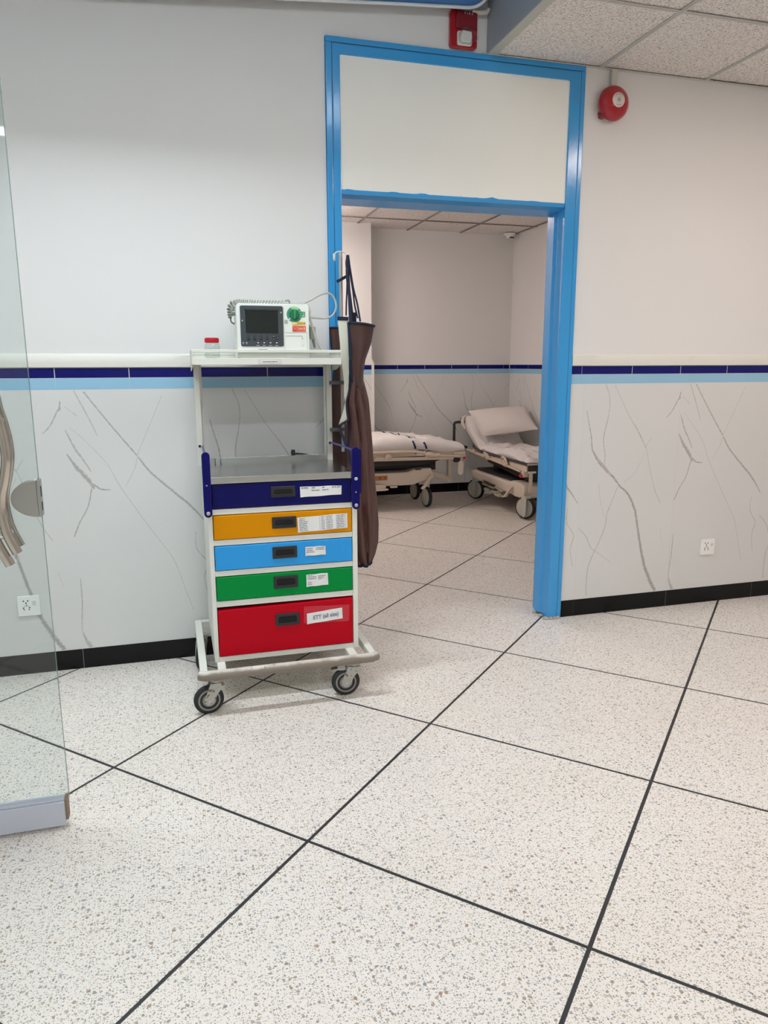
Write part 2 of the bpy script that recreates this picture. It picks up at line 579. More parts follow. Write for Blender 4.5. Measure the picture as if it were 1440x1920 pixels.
M = {
    'wall': mat('wall_paint', '#e6e6e5', 0.5, 0, 0.15, 9, spec=0.3),
    'ridge': mat('ridge_paint', '#e4e3db', 0.45, 0, 0.2, 25, spec=0.3),
    'marble': marble_base(), 'vein': vein_mat(),
    'grout': mat('grout', '#d6d6d2', 0.9),
    'navy_tile': mat('navy_glaze', '#131466', 0.16, spec=.3, var=0.1, vscale=6),
    'sky_tile': mat('sky_glaze', '#97c4e0', 0.16, var=0.04, vscale=5),
    'black_tile': mat('black_glaze', '#0d0d0f', 0.25, spec=.25, var=0.2, vscale=6),
    'terrazzo': terrazzo(), 'strip': mat('divider_strip', '#2c2d30', 0.5),
    'fibre': fissured(), 'tbar': mat('tbar_enamel', '#c9c7c2', 0.4),
    'tbar_dull': mat('tbar_dull', '#8d8782', 0.6),
    'blue': mat('door_gloss_blue', '#3c9dde', 0.15, 0, 0.17, 140, var=0.06, vscale=5, stretch=(1, 1, 0.35)),
    'groove': mat('groove_blue', '#12507f', 0.5),
    'bulk': mat('bulkhead_gloss', '#9aa0a8', 0.35, 0, 0.15, 12, var=0.06, vscale=3),
    'bluepanel': mat('blue_sheet', '#2a6aa8', 0.3, var=0.15, vscale=4),
    'white_edge': mat('white_edge', '#dfe3e6', 0.4),
    'gasket': mat('dark_seam', '#2a2a2a', 0.8),
    'socket': mat('socket_white', '#f2f3f2', 0.3), 'hole': mat('socket_hole', '#181818', 0.6),
    'red': mat('alarm_red', '#a81022', 0.1, coat=0.4), 'reddark': mat('alarm_red_dark', '#7d121e', 0.4),
    'sticker': mat('sticker', '#e2d9d2', 0.5), 'ink': mat('ink', '#5b5a60', 0.6), 'inkblack': mat('ink_black', '#303036', 0.6),
    'paperink': mat('paper_print', '#8e8f95', 0.7), 'paperblue': mat('paper_print_blue', '#8a90b4', 0.7),
    'paper': mat('paper', '#e6e7e6', 0.6, 0, 0.2, 40), 'conduit': mat('conduit', '#d2cec6', 0.5),
    'lens': mat('strobe_lens', '#e8e6e0', 0.25),
    'cream': worn('trolley_cream', '#dedfd6', '#8d8679', 0.70, 28, 0.38),
    'cream_clean': mat('trolley_cream_clean', '#dfe1d9', 0.36, 0, 0.15, 20),
    'bumper': bumper_mat(),
    'steel': mat('stainless', '#c7c9c8', 0.22, 1.0, 0.08, 30, stretch=(1, 12, 12)),
    'chrome': mat('chrome', '#d8d2c8', 0.12, 1.0), 'satin': mat('satin_steel', '#b9b9b4', 0.33, 0.9),
    'caster_metal': worn('caster_zinc', '#b9b7af', '#6d655b', 0.56, 60, 0.5, 0.3),
    'tyre': mat('tyre', '#26282b', 0.7), 'rim': mat('wheel_hub_grey', '#8f8a84', 0.6),
    'd_navy': mat('drawer_navy', '#101155', 0.35, spec=.15), 'd_orange': mat('drawer_orange', '#d68c00', 0.38, spec=.12),
    'd_blue': mat('drawer_blue', '#339be2', 0.38, spec=.15), 'd_green': mat('drawer_green', '#02893d', 0.38, spec=.1),
    'd_red': mat('drawer_red', '#b8061e', 0.38, spec=.1, var=0.06, vscale=5),
    'handle_blue': mat('handle_navy', '#10105e', 0.35, spec=.15), 'blk': mat('black_plastic', '#242426', 0.4),
    'blkdeep': mat('black_recess', '#060606', 0.8), 'bolt': mat('bolt', '#c8c8c8', 0.3, 0.8),
    'tape': mat('clear_tape', '#bd2234', 0.12),
    'm_white': mat('monitor_white', '#e6ebe4', 0.4), 'm_dark': mat('monitor_bezel', '#3b4348', 0.5),
    'm_screen': mat('monitor_screen', '#1f2523', 0.12), 'm_seam': mat('monitor_seam', '#8f958d', 0.6),
    'm_green': mat('dial_green', '#17744a', 0.35), 'm_pale': mat('dial_pale_green', '#9fd39a', 0.45), 'm_teal': mat('dial_teal', '#3f8f74', 0.45),
    'm_yellow': mat('label_yellow', '#d9bd45', 0.5), 'm_orange': mat('label_orange', '#df7054', 0.5), 'm_lemon': mat('label_lemon', '#eede8a', 0.5),
    'm_print': mat('white_print', '#d6dadb', 0.5), 'cable': mat('cable_grey', '#b9bbb2', 0.5), 'cabledark': mat('coil_grey', '#8d8f87', 0.5),
    'lid': mat('jar_lid_red', '#bc1526', 0.35), 'plastic': glass_mat('clear_plastic', (0.95, 0.965, 0.955, 1)),
    'apron': mat('apron_vinyl', '#553a35', 0.36, 0, 0.5, 22, var=0.35, vscale=9, stretch=(5, 5, 0.5)),
    'bib': mat('apron_bib', '#472f2b', 0.4, 0, 0.25, 22, var=0.2, vscale=12),
    'apron_in': mat('apron_lining', '#d7dccd', 0.6), 'navy_cloth': mat('navy_binding', '#182036', 0.85, 0, 0.3, 300),
    'pane': glass_mat('door_glass', (0.935, 0.962, 0.955, 1)), 'pane_edge': mat('glass_edge', '#7d958f', 0.2),
    'railwhite': mat('rail_silver', '#c3c8d4', 0.35), 'railend': mat('rail_end', '#8a7765', 0.7),
    'sheet': mat('bed_sheet', '#dfdad8', 0.9, 0, 0.2, 60), 'sheetink': mat('sheet_print', '#2d3852', 0.9),
    'bed': mat('bed_beige', '#d5c9ba', 0.45), 'bedrail': mat('bed_rail_beige', '#c9b7a3', 0.4), 'beddark': mat('bed_dark', '#2a2826', 0.6),
    'bedwheel': mat('bed_wheel_grey', '#b9b9b0', 0.5), 'bedred': mat('bed_red', '#b8222e', 0.4), 'bedwarn': mat('bed_label', '#b5793f', 0.5),
    'pillow': mat('pillow_case', '#dcd5d0', 0.9, 0, 0.2, 50), 'bedblue': mat('bed_blue', '#3c62a8', 0.5),
}

# ------------------------------------------------------------------ floor: terrazzo panels between black strips, laid at 45 degrees, through both rooms
XA, XB, YA, YB = -3.2, 4.6, -7.0, 4.0
floor = struct('floor', MB().box(XA - .1, XB + .1, YA - .1, YB + .1, -0.12, -0.0012), M['strip'])
PITCH = 0.8275
ang = -0.7932
ea = Vector((math.cos(ang), math.sin(ang))); eb = Vector((-math.sin(ang), math.cos(ang)))
OA, OB = 0.589 * 0.8291, -0.034 * 0.8291
def clip_poly(poly, x0, x1, y0, y1):
    for ax, lim, keep in ((0, x0, 1), (0, x1, -1), (1, y0, 1), (1, y1, -1)):
        out = []
        for i in range(len(poly)):
            p, q = poly[i], poly[(i + 1) % len(poly)]
            ip, iq = (p[ax] - lim) * keep >= 0, (q[ax] - lim) * keep >= 0
            if ip: out.append(p)
            if ip != iq:
                t = (lim - p[ax]) / (q[ax] - p[ax])
                out.append((p[0] + (q[0] - p[0]) * t, p[1] + (q[1] - p[1]) * t))
        poly = out
        if not poly: return []
    return poly
g = 0.0055
whole = None
for i in range(-12, 12):
    for j in range(-12, 12):
        a0, a1 = OA + i * PITCH + g, OA + (i + 1) * PITCH - g
        b0, b1 = OB + j * PITCH + g, OB + (j + 1) * PITCH - g
        poly = [tuple(ea * a + eb * b) for a, b in ((a0, b0), (a1, b0), (a1, b1), (a0, b1))]
        cl = clip_poly(poly, XA, XB, YA, YB)
        if len(cl) < 3: continue
        if all(abs(p[0] - q[0]) + abs(p[1] - q[1]) < 1e-9 for p, q in zip(poly, cl)) and len(cl) == 4:
            c = ea * (a0 + a1) / 2 + eb * (b0 + b1) / 2
            if whole is None:
                m = MB().prism([(p[0] - c.x, p[1] - c.y) for p in cl], -0.01, 0.0, 'xy')
                whole = part('terrazzo_panel', m, M['terrazzo'], floor)
                whole.location = (c.x, c.y, 0)
            else:
                o = whole.copy(); scene.collection.objects.link(o); o.location = (c.x, c.y, 0)
        else:
            part('terrazzo_panel', MB().prism(cl, -0.01, 0.0, 'xy'), M['terrazzo'], floor)

# ------------------------------------------------------------------ walls with their tiles
Z_SK, Z_LB, Z_NV, Z_NT, Z_RG = 0.095, 1.2766, 1.3248, 1.3697, 1.430
VQ = [
 ([(0.024,1.135),(0.034,1.088),(0.057,1.001),(0.069,0.925),(0.110,0.860),(0.159,0.813),(0.208,0.771),(0.248,0.724),(0.297,0.684),(0.329,0.637),(0.352,0.589),(0.359,0.571),(0.381,0.478),(0.404,0.384),(0.433,0.278),(0.476,0.180),(0.523,0.096)],[3,3,7,7,10,16,14,12,14,15,17,16,17,19,22,26,28],0.85),
 ([(0.129,1.273),(0.156,1.203),(0.157,1.125),(0.133,0.999),(0.136,0.951),(0.147,0.895),(0.146,0.838)],[4,4,3,8,6,5,4],0.6),
 ([(0.183,1.269),(0.275,1.114),(0.322,1.050),(0.348,1.013),(0.385,0.951),(0.407,0.908),(0.434,0.810),(0.478,0.683),(0.517,0.614)],[2,3,5,9,5,4,2,3,4],0.55),
 ([(0.400,0.936),(0.429,0.982)],[4,2],0.5),
 ([(0.394,0.902),(0.353,0.814),(0.328,0.782),(0.270,0.739)],[2,3,3,3],0.35),
 ([(0.239,0.724),(0.215,0.664),(0.190,0.600),(0.179,0.571),(0.172,0.501),(0.139,0.413),(0.109,0.354),(0.080,0.275),(0.074,0.194),(0.077,0.111)],[4,3,5,5,6,5,6,6,5,5],0.6),
 ([(0.118,0.742),(0.133,0.651),(0.162,0.550)],[3,4,2],0.3),
 ([(0.007,0.502),(0.059,0.449),(0.090,0.386),(0.154,0.341),(0.225,0.289)],[4,6,6,3,2],0.5),
 ([(0.597,1.229),(0.594,1.197),(0.582,1.185),(0.550,1.125),(0.515,1.089)],[4,14,9,6,3],0.7),
 ([(0.075,0.921),(0.110,0.872),(0.153,0.830),(0.188,0.788)],[4,7,9,5],0.8),
 ([(0.526,0.469),(0.543,0.395)],[3,4],0.25),
]
VP = [
 ([(0.094,1.268),(0.144,1.194),(0.201,1.112),(0.294,0.985),(0.347,0.908),(0.434,0.820),(0.527,0.730),(0.595,0.639)],[6,7,7,8,10,13,13,4],0.75),
 ([(0.055,1.272),(0.092,1.187),(0.123,1.113),(0.137,1.072)],[5,6,5,3],0.5),
 ([(0.006,0.998),(0.043,0.935),(0.082,0.884),(0.106,0.839)],[5,20,24,12],0.75),
 ([(0.103,0.862),(0.135,0.836),(0.175,0.832)],[5,9,3],0.8),
 ([(0.096,0.841),(0.074,0.758),(0.036,0.693),(0.006,0.625)],[6,6,6,7],0.75),
 ([(0.008,1.104),(0.039,1.025),(0.068,0.975),(0.098,0.918)],[4,10,9,4],0.65),
 ([(0.026,1.115),(0.090,1.049),(0.169,0.947),(0.220,0.837),(0.329,0.652),(0.391,0.553),(0.433,0.479),(0.462,0.381),(0.504,0.237)],[2,3,3,4,4,4,4,4,3],0.35),
 ([(0.420,1.248),(0.352,1.100),(0.303,0.993),(0.285,0.927),(0.239,0.844)],[3,3,4,4,3],0.35),
 ([(0.013,1.204),(0.060,1.163)],[2,4],0.4),
 ([(0.535,0.616),(0.534,0.536),(0.578,0.471),(0.577,0.440),(0.563,0.385),(0.581,0.286)],[4,5,5,6,5,4],0.5),
 ([(0.018,0.432),(0.017,0.380),(0.016,0.317),(0.010,0.254),(0.005,0.180)],[4,7,7,6,5],0.6),
 ([(0.008,0.175),(0.020,0.136),(0.038,0.096)],[6,18,30],0.6),
]
def marble_mesh(veins, x0, x1):
    """tile slab x0..x1 of a 0.6 wide print, face at y=0 looking to -y, veins as flush printed strips"""
    e = 0.0006
    me = bpy.data.meshes.new('marble_panel')
    b = MB().box(x0 + e, x1 - e, 0.0, 0.01, Z_SK + e, Z_LB - e)
    vs = list(b.v); fs = list(b.f); mi = [0] * 6; uvs = [[(0, 0)] * 4] * 6; ink = [0] * 6
    lay = 0
    for pts, ws, st in veins:
        lay += 1
        y = -0.00012 - 0.00002 * lay
        P = smooth_path([(p[0], 0, p[1]) for p in pts], 3)
        n = len(P)
        W = []
        for i in range(n):
            t = i / (n - 1) * (len(ws) - 1)
            k = min(int(t), len(ws) - 2)
            W.append((ws[k] + (ws[k + 1] - ws[k]) * (t - k)) * 0.001 * 1.1)
        base = len(vs)
        for i, p in enumerate(P):
            d = (P[min(i + 1, n - 1)] - P[max(i - 1, 0)]).normalized()
            q = Vector((-d.z, 0, d.x)) * (W[i] * 0.5 + 0.001)
            for s_ in (1, -1):
                x = min(max(p.x + q.x * s_, x0 + e), x1 - e)
                z = min(max(p.z + q.z * s_, Z_SK + e), Z_LB - e)
                vs.append(Vector((x, y, z)))
        for i in range(n - 1):
            f = (base + 2 * i, base + 2 * i + 1, base + 2 * i + 3, base + 2 * i + 2)
            xs = [vs[k].x for k in f]
            if max(xs) - min(xs) < 1e-6: continue
            fs.append(f); mi.append(1); ink.append(st)
            u0, u1 = i / (n - 1), (i + 1) / (n - 1)
            uvs.append([(u0, 1), (u0, 0), (u1, 0), (u1, 1)])
    me.from_pydata([tuple(v) for v in vs], [], [tuple(f) for f in fs])
    me.materials.append(M['marble']); me.materials.append(M['vein'])
    me.polygons.foreach_set('material_index', mi)
    ul = me.uv_layers.new(name='vein')
    flat = [c for f in uvs for c in f]
    for k, c in enumerate(flat): ul.data[k].uv = c
    at = me.attributes.new('ink', 'FLOAT', 'FACE')
    at.data.foreach_set('value', ink)
    return me
MESH_Q = marble_mesh(VQ, 0, 0.6); MESH_P = marble_mesh(VP, 0, 0.6)
def slab(z0, z1, L, d=0.01, e=0.0009):
    me = bpy.data.meshes.new('tile')
    b = MB().box(e, L - e, 0, d, z0 + e, z1 - e)
    me.from_pydata([tuple(p) for p in b.v], [], b.f)
    return me
def put(me, name, material, parent, x, y, sx=1.0, rz=0):
    o = bpy.data.objects.new(name, me)
    if not me.materials: me.materials.append(material)
    scene.collection.objects.link(o)
    o.parent = parent
    o.location = (x, y, 0); o.scale = (sx, 1, 1); o.rotation_euler = (0, 0, rz)
    return o
NAVY, SKY, SKIRT = slab(Z_NV, Z_NT, 0.3025, e=.0016), slab(Z_LB, Z_NV, 0.3025, e=0.0004), slab(0.0, Z_SK, 0.6, 0.012, e=.0005)
NAVY.materials.append(M['navy_tile']); SKY.materials.append(M['sky_tile']); SKIRT.materials.append(M['black_tile'])
def tile_run(wall, skirt, pos, a, b, m0, first, n0, rz=0, mp=0.6, np_=0.3025):
    """tiles between a and b along a wall; pos(t) -> (x, y) of its face. m0: a marble joint, first: the print that starts there, n0: a border joint"""
    k = math.floor((a - m0) / mp)
    while m0 + k * mp < b - 0.004:
        s0 = m0 + k * mp
        lo, hi = max(a, s0), min(b, s0 + mp)
        isq = (k % 2 == 0) == (first == 'Q')
        if hi - lo > 0.004:
            if hi - lo > mp - 0.004:
                put(MESH_Q if isq else MESH_P, 'marble_panel', None, wall, *pos(s0), mp / 0.6, rz)
                put(SKIRT, 'skirting_tile', None, skirt, *pos(s0), mp / 0.6, rz)
            else:
                f0, f1 = (lo - s0) * 0.6 / mp, (hi - s0) * 0.6 / mp
                vv = [v for v in (VQ if isq else VP) if any(f0 < p[0] < f1 for p in v[0])]
                put(marble_mesh(vv, f0, f1), 'marble_panel', None, wall, *pos(s0), mp / 0.6, rz)
                put(SKIRT, 'skirting_tile', None, skirt, *pos(lo), (hi - lo) / 0.6, rz)
        k += 1
    k = math.floor((a - n0) / np_)
    while n0 + k * np_ < b - 0.003:
        s0 = n0 + k * np_
        lo, hi = max(a, s0), min(b, s0 + np_)
        if hi - lo > 0.003:
            put(NAVY, 'border_tile', None, wall, *pos(lo), (hi - lo) / 0.3025, rz)
            put(SKY, 'pale_border_tile', None, wall, *pos(lo), (hi - lo) / 0.3025, rz)
        k += 1

DL, DR, DT = 0.727, 2.003, 2.777           # outer edges of the door surround
wb = MB()
wb.box(XA, DL + .03, 0.0095, 0.16, 0, 3.25).box(DR - .03, XB, 0.0095, 0.16, 0, 3.25).box(DL + .03, DR - .03, 0.0095, 0.16, DT - .03, 3.25)
# plaster above the tiles comes flush with the tile faces
wb.box(XA, DL - .001, 0.0, 0.0095, Z_RG - .02, 3.25).box(DR + .001, XB, 0.0, 0.0095, Z_RG - .02, 3.25).box(DL - .001, DR + .001, 0.0, 0.0095, DT + .001, 3.25)
wall_back = struct('wall_back', wb, M['wall'])
skirt_back = struct_root('baseboard_back')
part('grout', MB().box(XA, DL - .001, -.0004, .0094, 0, Z_NT + .002).box(DR + .001, XB, -.0004, .0094, 0, Z_NT + .002), M['grout'], wall_back)
tile_run(wall_back, skirt_back, lambda t: (t, -0.001), XA, DL - .001, -0.46, 'P', -0.475)
tile_run(wall_back, skirt_back, lambda t: (t, -0.001), DR + .001, XB, 2.085, 'Q', 2.065)
for nm, x0, x1 in (('trim_1', XA, DL - .001), ('trim_2', DR + .001, XB)):
    N = 60
    prof = [(0.0, Z_NT + 0.001), (-0.009, Z_NT + 0.002), (-0.0105, Z_NT + 0.02), (-0.009, Z_RG - 0.008), (0.0, Z_RG)]
    mb = MB()
    vs = []; fs = []
    for i in range(N + 1):
        x = x0 + (x1 - x0) * i / N
        for k, (y, z) in enumerate(prof):
            vs.append((x, y + (0.0012 * noise.noise((x * 6, k, 3)) if 0 < k < 4 else 0.001), z + (0.0016 * noise.noise((x * 9, k, 1)) if k else 0)))
    for i in range(N):
        for k in range(4):
            fs.append((i * 5 + k, i * 5 + k + 1, (i + 1) * 5 + k + 1, (i + 1) * 5 + k))
    mb.add(vs, fs)
    o = struct(nm, mb, M['ridge'], smooth=50)

# other walls of the hall, behind and beside the viewer
struct('wall_left', MB().box(XA - .12, XA, YA, 0.1, 0, 3.3), mat('hall_paint', '#c4c3bf', .6))
struct('wall_right', MB().box(XB, XB + .12, YA, 4.1, 0, 3.3), mat('hall_paint', '#c4c3bf', .6))
struct('wall_front', MB().box(XA - .1, XB + .1, YA - .12, YA, 0, 3.3), mat('hall_paint', '#c4c3bf', .6))
# ward beyond the doorway
FX, FY, FC = 3.569, 4.0, 2.706
PX, PY = 1.941, 3.75
wall_far = struct('wall_far', MB().box(0.2, FX + .1, FY + .009, FY + .12, 0, 3.0).box(1.945, FX, FY - .002, FY + .009, Z_NT + .001, 3.0), M['wall'])
sk_far = struct_root('baseboard_far')
part('grout', MB().box(PX + .003, FX - .002, FY - .0024, FY + .008, 0, Z_NT + .002), M['grout'], wall_far)
tile_run(wall_far, sk_far, lambda t: (t, FY - .003), 1.946, FX - .011, 1.806, 'Q', 2.285, mp=0.592, np_=0.302)
wall_far_right = struct('wall_far_right', MB().box(FX + .009, FX + .12, 0.16, FY, 0, 3.0).box(FX - .001, FX + .009, 0.16, FY - .002, Z_NT + .001, 3.0), M['wall'])
sk_fr = struct_root('baseboard_far_right')
part('grout', MB().box(FX - .0014, FX + .008, .17, FY - .003, 0, Z_NT + .002), M['grout'], wall_far_right)
tile_run(wall_far_right, sk_fr, lambda t: (FX - .002, FY - .002 - t), 0.002, 3.8, 0.25, 'P', 0.13, rz=-PI / 2)
wall_far_left = struct('wall_far_left', MB().box(0.2, 0.3, 0.16, FY, 0, 3.0), M['wall'])
PX, PY = 1.941, 3.75
pillar = struct('wall_far_pillar', MB().box(0.3, PX - .01, PY + .009, FY, 0, 2.9).box(0.3, PX, PY, PY + .009, Z_NT + .001, 2.9).box(PX - .01, PX, PY + .009, FY, Z_NT + .001, 2.9), M['wall'])
sk_p = struct_root('baseboard_pillar')
tile_run(pillar, sk_p, lambda t: (t, PY - .001), 0.31, PX - .002, 1.75, 'P', 1.93)
struct('trim_3', MB().box(PX - .002, PX + .024, PY - .004, PY + .02, 0.0, Z_NT + .02).prism([(PX - .002, Z_NT + .02), (PX + .024, Z_NT + .02), (PX - .002, Z_NT + .06)], PY - .004, PY + .01, 'xz'), M['ridge'])

# ------------------------------------------------------------------ ceilings
def tile_ceiling(name, x_bars, y_bars, z, x0, x1, y0, y1, bar='tbar'):
    cl = struct(name, MB().box(x0, x1, y0, y1, z + .03, z + .1), M['wall'])
    xs = [x0] + [b for b in x_bars if x0 + .02 < b < x1 - .02] + [x1]
    ys = [y0] + [b for b in sorted(y_bars) if y0 + .02 < b < y1 - .02] + [y1]
    for i in range(len(xs) - 1):
        for j in range(len(ys) - 1):
            if any(xs[i] < (l[2] + l[3]) / 2 < xs[i + 1] and ys[j] < (l[4] + l[5]) / 2 < ys[j + 1] and abs(l[6] - z) < .05 for l in LAMPS): continue
            part('ceiling_tile', MB().box(xs[i] + .004, xs[i + 1] - .004, ys[j] + .004, ys[j + 1] - .004, z + .002 + random.uniform(0, .003), z + .02), M['fibre'], cl)
    for b in xs[1:-1]:
        part('grid_bar', MB().box(b - .011, b + .011, y0, y1, z - .003, z + .0015).box(b - .003, b + .003, y0, y1, z - .0055, z - .003), M[bar], cl)
    for b in ys[1:-1]:
        part('grid_bar', MB().box(x0, x1, b - .011, b + .011, z - .0025, z + .001).box(x0, x1, b - .003, b + .003, z - .005, z - .0025), M[bar], cl)
    return cl
BX = 1.488                                  # face of the bulkhead
ceil_low = tile_ceiling('ceiling', [2.08 + .6 * i for i in range(5)], [-.60 * i for i in range(1, 11)], 2.781, BX + .045, XB, YA, -0.001)
part('wall_angle', MB().box(BX - .03, XB, -.018, -.001, 2.776, 2.779), M['tbar'], ceil_low)
part('bulkhead', MB().box(BX, BX + .02, YA, -.001, 2.782, 3.26), M['bulk'], ceil_low)
part('bulkhead_edge', MB().box(BX, BX + .046, YA, -.001, 2.7765, 2.782), mat('edge_trim', '#b9b9ae', .5), ceil_low)
part('dark_gap', MB().box(BX - .02, XB, -.012, -.001, 2.7795, 2.781), M['gasket'], ceil_low)
struct('ceiling_upper', MB().box(XA - .1, BX + .02, YA, 0.1, 3.25, 3.35), mat('hall_paint', '#c4c3bf', .6))
tile_ceiling('ceiling_far', [1.813 + .576 * i for i in range(-2, 4)], [2.91 + .575 * i for i in range(-5, 2)], FC, 0.3, FX, 0.16, FY, 'tbar_dull')

# blue sheet with a white edge bead, sagging just in front of the upper wall
bp = thing('ceiling_panel', 'blue glossy sheet panel with white edge bead hanging above the fire strobe', 'panel', (0.6, -0.1, 2.9))
edge = smooth_path([(-1.6, -.06, 2.735), (-.3, -.06, 2.815), (.5, -.06, 2.873), (1.0, -.06, 2.912), (1.28, -.06, 2.932), (1.38, -.06, 2.940), (1.42, -.075, 2.952), (1.445, -.11, 2.975), (1.465, -.16, 3.01)], 5)
mb = MB()
def blue_fn(u, v):
    p = edge[min(int(round(u * (len(edge) - 1))), len(edge) - 1)]
    return (p.x, p.y - 0.35 * v, p.z + 0.24 * v + 0.02 * math.sin(3 * v))
mb.sheet(blue_fn, len(edge) - 1, 6, 0.012, (0, -0.6, -0.8))
part('panel_sheet', mb, M['bluepanel'], bp, smooth=50)
part('edge_bead', MB().tube([(p.x, p.y - .002, p.z - .003) for p in edge], 0.0075, 8), M['white_edge'], bp, smooth=60)

# ------------------------------------------------------------------ lamps
for nm, lb, x0, x1, y0, y1, z, col, st, sk in LAMPS:
    l = thing(nm, lb, 'ceiling light', ((x0 + x1) / 2, (y0 + y1) / 2, z))
    part('diffuser', MB().box(x0, x1, y0, y1, z, z + (.05 if y0 > 0 else .012)), glow('lamp_glow', col, st), l)
    top = 3.25 if z > 3 else (2.805 if z > 2.72 else 2.74)
    hs = MB().box(x0 - .012, x1 + .012, y0 - .012, y1 + .012, z + .0125, top) if y0 < 0 else MB().box(x0 + .2, x1 - .2, y0 + .2, y1 - .2, z + .0505, top)
    if sk:
        hs.box(x0 - .03, x0 - .02, y0 - .03, y1 + .03, z - sk, z + .0125).box(x1 + .02, x1 + .03, y0 - .03, y1 + .03, z - sk, z + .0125).box(x0 - .03, x1 + .03, y0 - .03, y0 - .02, z - sk, z + .0125).box(x0 - .03, x1 + .03, y1 + .02, y1 + .03, z - sk, z + .0125).box(x0 - .03, x1 + .03, y0 - .03, y1 + .03, z + .0125, z + .02)
    part('housing', hs, M['tbar'], l)

# ------------------------------------------------------------------ door surround
door = struct_root('door_1')
IL, IR, IT = 0.792, 1.921, 2.709           # inner edges of the front face
def jamb(x_out, x_gr, x_in, sgn, lab=None):
    z0 = 0.0
    m = MB()
    m.box(min(x_out, x_gr) + .001, max(x_out, x_gr) - .001, -.012, .03, 0.003, 2.754)
    m.box(min(x_gr, x_in) + .001, max(x_gr, x_in), -.012, .05, 0.003, DT - .025)
    m.box(min(x_in, x_gr), max(x_in, x_gr), .05, .165, .012, DT - .03)
    part('jamb', m, M['blue'], door, bevel=.003)
    part('groove', MB().box(x_gr - .0016, x_gr + .0016, -.0105, .0, .05, DT - .025), M['groove'], door)
    # stop and rebates on the reveal
    m = MB()
    if sgn > 0:
        m.prism([(x_in + .002, .0), (x_in - .004, .045), (x_in - .004, .052), (x_in + .002, .052)], 0.02, 2.155, 'xy')
        m.prism([(x_in + .0, .05), (x_in - .004, .06), (x_in - .014, .07), (x_in - .014, .125), (x_in + .0, .128)], 0.015, 2.16, 'xy')
    else:
        m.prism([(x_in, .05), (x_in, .165), (x_in + .014, .165), (x_in + .014, .07)], 0.015, 2.16, 'xy')
    part('door_stop', m, M['blue'], door, bevel=.002)
jamb(DR, 1.978, IR, 1)
jamb(DL, 0.757, IL, -1)
part('head', MB().box(DL + .001, DR - .001, -.012, .03, 2.7545, DT).box(DL + .03, DR - .027, -.0118, .05, IT, 2.7515), M['blue'], door, bevel=.003)
part('groove', MB().box(DL + .03, DR - .025, -.0105, 0, 2.7515, 2.7545), M['groove'], door)
part('transom', MB().prism([(-.006, 2.155), (-.008, 2.147), (-.003, 2.137), (.045, 2.128), (.165, 2.121), (.165, 2.16), (.0, 2.16)], IL + .001, IR - .001, 'yz'), M['blue'], door, bevel=.002)
part('infill_panel', MB().rrect(IL - .004, IR + .004, 2.150, IT + .004, .016, -.004, .05), mat('infill_paint', '#f6f6f0', 0.5, 0, 0.15, 9, spec=.3), door)
# ragged paint line where blue ran over the white above the transom
rag = MB()
xs = [IL + .02 + i * .02 for i in range(53)]
top = [2.156 + max(0, noise.noise((x * 14, 0, 0))) * .012 * (1 if abs(x - 1.25) < .3 else .5) for x in xs]
rag.prism([(x, 2.154) for x in xs] + [(x, z) for x, z in reversed(list(zip(xs, top)))], -.0055, -.003, 'xz')
part('paint_run', rag, M['blue'], door)
# crumbled mortar where the jamb meets the floor
mort = MB()
for x, y, r in ((1.915, -.005, .016), (1.94, -.014, .014), (1.965, -.016, .012), (1.913, .05, .015), (1.91, .11, .014), (1.985, -.013, .010)):
    mort.lathe((x, y, 0), (0, 0, 1), [(r, 0), (r * 1.15, .004), (r * .7, .012), (r * .1, .015)], 9)
part('mortar', mort, mat('mortar', '#b3a797', .95, 0, .6, 90), door, kind='stuff')

# ------------------------------------------------------------------ emergency trolley
tr = thing('medical_trolley', 'cream steel emergency trolley with navy, orange, blue, green and red drawers', 'trolley', (0.41, -0.34, 0))
YF = -0.572                                  # front face of the drawers
B0, B1, BZ0, BZ1 = 0.110, 0.712, 0.190, 0.926
YB = -0.085
# cabinet: sides, back, bottom, rails between drawers
m = MB()
m.box(B0, B0 + .018, YF + .002, YB, BZ0, BZ1).box(B1 - .022, B1, YF + .002, YB, BZ0, BZ1)
m.box(B0 + .018, B1 - .022, YB - .015, YB, BZ0, BZ1)
zr = [(BZ0, .2125), (.4235, .4485), (.5515, .5745), (.6775, .7005), (.802, .825)]
for a, b in zr:
    m.box(B0 + .018, B1 - .022, YF + .002, YB - .015, a, b)
part('cabinet', m, M['cream_clean'], tr, bevel=.002)
def label_sheet(parent, name, c4, lines, y, mat_ink, tape=False, wave=.0012):
    """paper stuck on a drawer; c4 = corners TL TR BR BL in (x, z); lines = [(u0,u1,v)] of print"""
    def P(u, v, d=0):
        a = (c4[0][0] + (c4[1][0] - c4[0][0]) * u, c4[0][1] + (c4[1][1] - c4[0][1]) * u)
        b = (c4[3][0] + (c4[2][0] - c4[3][0]) * u, c4[3][1] + (c4[2][1] - c4[3][1]) * u)
        return (a[0] + (b[0] - a[0]) * v, y - d - wave * (1 + math.sin(u * 9 + v * 2)), a[1] + (b[1] - a[1]) * v + wave * .6 * math.sin(u * 11))
    o = part(name, MB().sheet(lambda u, v: P(u, v), 14, 2, .0004), M['paper'], parent, smooth=50)
    if tape:
        pass
    m = MB()
    for u0, u1, v, h in lines:
        n = max(2, int((u1 - u0) * 14))
        m.sheet(lambda a, b: P(u0 + (u1 - u0) * a, v + h * b, .0006), n, 1)
    if m.v:
        part('print', m, mat_ink, parent, kind='stuff')
    return o, P
def words_row(u0, u1, v, h, seed):
    """short dashes the size of words too small to read"""
    r = random.Random(seed); out = []; u = u0
    while u < u1 - .01:
        L = min(r.uniform(.04, .11), u1 - u)
        out.append((u, u + L, v, h)); u += L + .012
    return out
